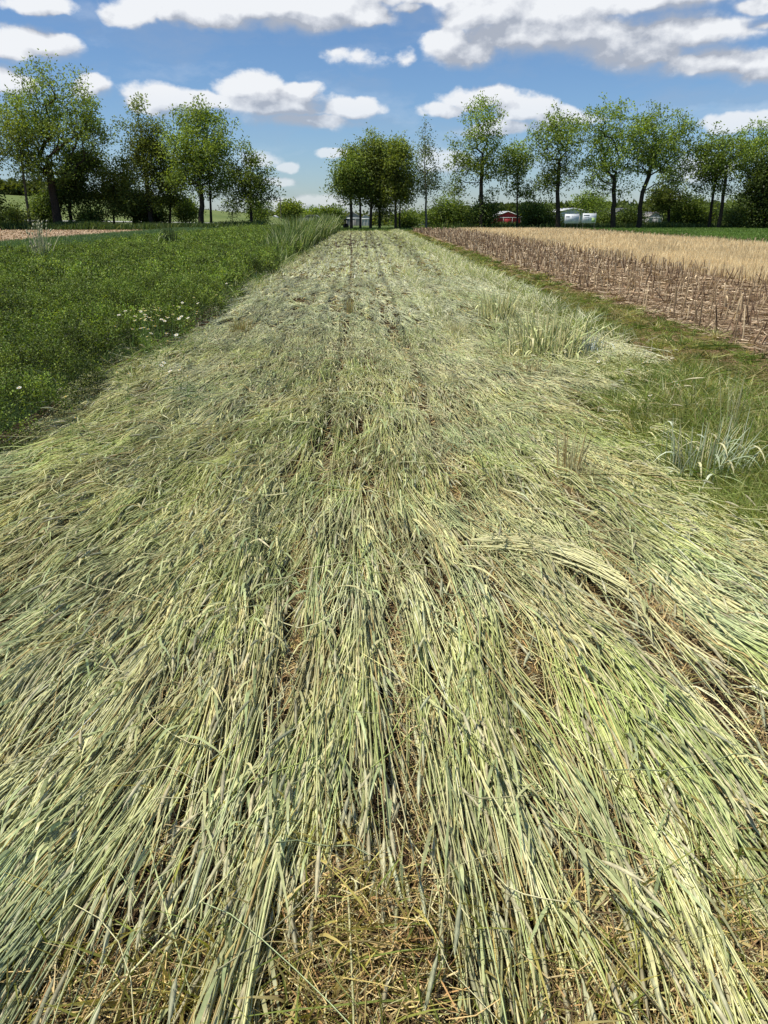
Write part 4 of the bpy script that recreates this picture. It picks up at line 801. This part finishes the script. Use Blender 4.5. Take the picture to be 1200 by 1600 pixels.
# road far left beyond the alfalfa and a car on it
sheet('road', np.linspace(-60, 12, 30), np.linspace(128, 133, 4), .25, G_gravel, True)
def car(px, D, col, label):
    b = pt(px, 335, D); z0 = float(gz(b[0], D))+.26; r = empty('parked_car', (b[0], D, z0), label, 'car')
    g = Geo(); L = 4.4; prof = [(-2.2, .35), (-2.2, .8), (-1.4, .95), (-.8, 1.42), (.7, 1.42), (1.4, .95), (2.15, .82), (2.2, .35)]
    v = [(x, y, z) for y in (-.85, .85) for x, z in prof]; F = [(i, i+1, 9+i, 8+i) for i in range(7)]; g.poly(v, F+[(0, 1, 6, 7), (1, 2, 5, 6), (2, 3, 4, 5), (15, 14, 9, 8), (14, 13, 10, 9), (13, 12, 11, 10)], col); g.build('body', M_metal, r)
    g = Geo()
    for y in (-.856, .856): g.poly([(-1.25, y, .98), (-.75, y, 1.34), (.65, y, 1.34), (1.2, y, .98)], [(0, 1, 2, 3)], (.03, .035, .04))
    g.build('window', M_metal, r)
    for x in (-1.4, 1.4):
        for y in (-.8, .8):
            g = Geo(); a = np.linspace(-.1, .1, 4); P = np.stack([a*0+x, a+y, a*0+.33], -1)[None]; g.tubes(P, np.array([[.02, .33, .33, .02]]), np.array([.02, .02, .02]), 16, up=np.array([0, 0, 1.0])); g.build('wheel', M_paint, r)
car(488, 130, (.65, .66, .66), 'white car just visible past the tall rye fringe')

# ------------------------------------------------------------------ sky with cumulus clouds
SUN_EL, SUN_AZ = math.radians(63), math.radians(-105)     # azimuth from +Y, negative = to the left
w = bpy.data.worlds.new('World'); bpy.context.scene.world = w; w.use_nodes = True; nt = w.node_tree; N = nt.nodes; L = nt.links; N.clear()
out = N.new('ShaderNodeOutputWorld'); sky = N.new('ShaderNodeTexSky'); sky.sky_type = 'NISHITA'; sky.sun_disc = False
sky.sun_elevation = SUN_EL; sky.sun_rotation = SUN_AZ; sky.altitude = 200; sky.air_density = 1.0; sky.dust_density = .4; sky.ozone_density = 2.0
bg = N.new('ShaderNodeBackground'); bg.inputs[1].default_value = .112
tintn = N.new('ShaderNodeVectorMath'); tintn.operation = 'MULTIPLY'; tintn.inputs[1].default_value = (1.0, 1.0, 1.0)
L.new(sky.outputs[0], tintn.inputs[0])
def mt(op, a, b=None, c=None):
    n = N.new('ShaderNodeMath'); n.operation = op
    for i, v in enumerate([a, b, c]):
        if v is None: continue
        if isinstance(v, (int, float)): n.inputs[i].default_value = v
        else: L.new(v, n.inputs[i])
    return n.outputs[0]
def vm(op, a, b=None, c=None, out_='Vector'):
    n = N.new('ShaderNodeVectorMath'); n.operation = op
    for i, v in enumerate([a, b, c]):
        if v is None: continue
        if isinstance(v, tuple): n.inputs[i].default_value = v
        else: L.new(v, n.inputs[i])
    return n.outputs[out_]
tc = N.new('ShaderNodeTexCoord'); sx = N.new('ShaderNodeSeparateXYZ'); L.new(tc.outputs['Generated'], sx.inputs[0])
tr = N.new('ShaderNodeValToRGB'); te = tr.color_ramp.elements; te[0].position = 0; te[0].color = (.68, .80, 1, 1); te[1].position = .5; te[1].color = (.66, .84, 1, 1); q2 = te.new(.12); q2.color = (.64, .80, 1, 1)
L.new(sx.outputs[2], tr.inputs[0]); L.new(tr.outputs[0], tintn.inputs[1]); L.new(tintn.outputs[0], bg.inputs[0])
azn = mt('ARCTAN2', sx.outputs[0], sx.outputs[1]); eln = mt('ARCSINE', sx.outputs[2])
cx = N.new('ShaderNodeCombineXYZ'); L.new(azn, cx.inputs[0]); L.new(eln, cx.inputs[1]); P0 = cx.outputs[0]
def noise(v, scale, det, rough=.55):
    n = N.new('ShaderNodeTexNoise'); n.inputs['Scale'].default_value = scale; n.inputs['Detail'].default_value = det; n.inputs['Roughness'].default_value = rough
    L.new(v, n.inputs['Vector']); return n
wn = noise(P0, 14, 4); warp = vm('MULTIPLY', vm('SUBTRACT', wn.outputs['Color'], (.5, .5, .5)), (.05, .03, 0)); P1 = vm('ADD', P0, warp)
def azel(px, py):
    d = ray(px, py); d = d/np.linalg.norm(d); return math.atan2(d[0], d[1]), math.asin(d[2])
CL = [(250, 152, 62, 26, 1), (225, 165, 40, 16, 1), (395, 138, 62, 28, 1), (470, 140, 36, 18, 1), (430, 165, 95, 30, 1), (545, 170, 62, 20, .95), (480, 190, 110, 15, .9), (330, 160, 70, 22, .9),
      (300, 22, 120, 26, 1), (430, 8, 200, 26, 1), (570, 22, 60, 20, 1), (650, -10, 120, 25, .8), (790, 55, 95, 42, 1), (730, 80, 65, 24, 1), (880, 50, 150, 48, 1), (1000, 80, 130, 30, 1), (1100, 92, 110, 26, 1), (1180, 95, 80, 26, .95), (1000, 0, 190, 30, 1), (1180, 5, 60, 15, .7),
      (745, 155, 62, 22, 1), (700, 172, 50, 16, .9), (815, 172, 56, 22, 1), (870, 188, 70, 20, .95), (790, 200, 110, 16, .75),
      (60, 62, 70, 27, 1), (10, 75, 60, 22, 1), (60, 4, 70, 18, .9), (145, 135, 30, 24, .9), (20, 130, 60, 25, .8), (555, 92, 48, 20, .45), (530, 86, 30, 12, .4), (630, 92, 20, 14, .35), (760, 20, 90, 40, 1), (860, 20, 120, 50, 1), (950, 55, 110, 45, 1), (1080, 50, 120, 35, .9), (700, 60, 45, 30, 1), (1190, 110, 60, 22, .9), (480, 30, 90, 24, 1), (210, 25, 50, 22, .9),
      (520, 243, 28, 9, .8), (457, 260, 18, 8, .75), (435, 283, 36, 9, .75), (480, 315, 70, 13, .7), (1150, 192, 60, 17, .95), (1200, 185, 50, 20, .9), (700, 255, 60, 24, .6), (400, 250, 40, 16, .35), (1090, 270, 60, 30, .5), (1200, 35, 30, 8, .6), (640, 10, 40, 10, .8),
      (-200, 120, 130, 40, 1), (-350, 200, 120, 25, .9), (1400, 140, 120, 35, 1), (1600, 210, 120, 25, .9), (-300, 20, 150, 40, 1), (1450, 10, 160, 40, 1), (300, -200, 260, 60, 1), (900, -260, 240, 60, 1), (-100, -350, 260, 70, 1), (1400, -300, 260, 70, 1)]
def field(P):
    acc = None
    for px, py, rx, ry, wt in CL:
        a, e = azel(px, py); a2, _ = azel(px+rx, py); _, e2 = azel(px, py-ry); ra, re = abs(a2-a)*1.22, abs(e2-e)*1.25
        ln = vm('LENGTH', vm('MULTIPLY_ADD', P, (1/ra, 1/re, 0), (-a/ra, -e/re, 0)), out_='Value')
        f = mt('MULTIPLY_ADD', ln, -wt, wt)
        acc = f if acc is None else mt('SMOOTH_MAX', acc, f, .12)
    return acc
DE = .016
P2 = vm('ADD', P1, (-.012, DE, 0))
f1 = field(P1); f2 = field(P2)
nA = noise(vm('MULTIPLY', P0, (1, 1.5, 1)), 20, 9, .6); nB = noise(vm('MULTIPLY', vm('ADD', P0, (-.004, .006, 0)), (1, 1.5, 1)), 20, 9, .6)
d1 = mt('ADD', f1, mt('MULTIPLY', mt('SUBTRACT', nA.outputs['Fac'], .5), 1.15))
mr = N.new('ShaderNodeMapRange'); mr.interpolation_type = 'SMOOTHSTEP'; mr.inputs['From Min'].default_value = .03; L.new(mt('MULTIPLY_ADD', mt('MINIMUM', mt('MAXIMUM', mt('MULTIPLY_ADD', mt('SUBTRACT', f1, f2), -3.0, .3), 0), 1), .45, .36), mr.inputs['From Max']); L.new(d1, mr.inputs['Value'])
# relief: lower sides of the masses are grey, tops white
nC = noise(vm('MULTIPLY', P0, (1, 1.4, 1)), 11, 4, .5); nD = noise(vm('MULTIPLY', vm('ADD', P0, (-.010, .014, 0)), (1, 1.4, 1)), 11, 4, .5)
rel = mt('ADD', mt('ADD', mt('MULTIPLY', mt('SUBTRACT', f1, f2), 1.7), mt('MULTIPLY', mt('SUBTRACT', nC.outputs['Fac'], nD.outputs['Fac']), 2.6)), mt('MULTIPLY', mt('SUBTRACT', nA.outputs['Fac'], nB.outputs['Fac']), 2.3))
thick = mt('MULTIPLY', mt('MAXIMUM', d1, 0), -.50)
sh = mt('ADD', mt('ADD', rel, thick), .70)
cr = N.new('ShaderNodeValToRGB'); e = cr.color_ramp.elements; e[0].position = .15; e[0].color = (.42, .46, .54, 1); e[1].position = 1.12; e[1].color = (.90, .92, .95, 1)
q = e.new(.55); q.color = (.66, .69, .75, 1)
L.new(sh, cr.inputs[0])
bc = N.new('ShaderNodeBackground'); L.new(cr.outputs[0], bc.inputs[0]); bc.inputs[1].default_value = 1.0
nV = noise(vm('MULTIPLY', P1, (1, 2.6, 1)), 5, 7, .62); veil = N.new('ShaderNodeMapRange'); veil.inputs['From Min'].default_value = .48; veil.inputs['From Max'].default_value = .78; veil.inputs['To Max'].default_value = .38; L.new(nV.outputs['Fac'], veil.inputs['Value'])
fac = mt('MULTIPLY', mt('MAXIMUM', mr.outputs[0], veil.outputs[0]), mt('MINIMUM', mt('MULTIPLY_ADD', eln, 4.0, .42), .97))
mx = N.new('ShaderNodeMixShader'); L.new(fac, mx.inputs[0]); L.new(bg.outputs[0], mx.inputs[1]); L.new(bc.outputs[0], mx.inputs[2]); L.new(mx.outputs[0], out.inputs[0])
w.cycles.sampling_method = 'MANUAL'; w.cycles.sample_map_resolution = 512

sl = bpy.data.lights.new('sun', 'SUN'); sl.energy = 5.0; sl.angle = math.radians(.5); sl.color = (1, .94, .83)
so = bpy.data.objects.new('sun', sl); C.objects.link(so)
import mathutils
dirv = mathutils.Vector((math.sin(SUN_AZ)*math.cos(SUN_EL), math.cos(SUN_AZ)*math.cos(SUN_EL), math.sin(SUN_EL)))
so.rotation_euler = dirv.to_track_quat('Z', 'Y').to_euler(); so.location = (0, 0, 50)
sc = bpy.context.scene
sc.view_settings.view_transform = 'Standard'; sc.view_settings.look = 'None'; sc.view_settings.exposure = 0; sc.view_settings.gamma = 1
sc.render.engine = 'CYCLES'; sc.cycles.max_bounces = 6; sc.cycles.diffuse_bounces = 3; sc.cycles.transparent_max_bounces = 4
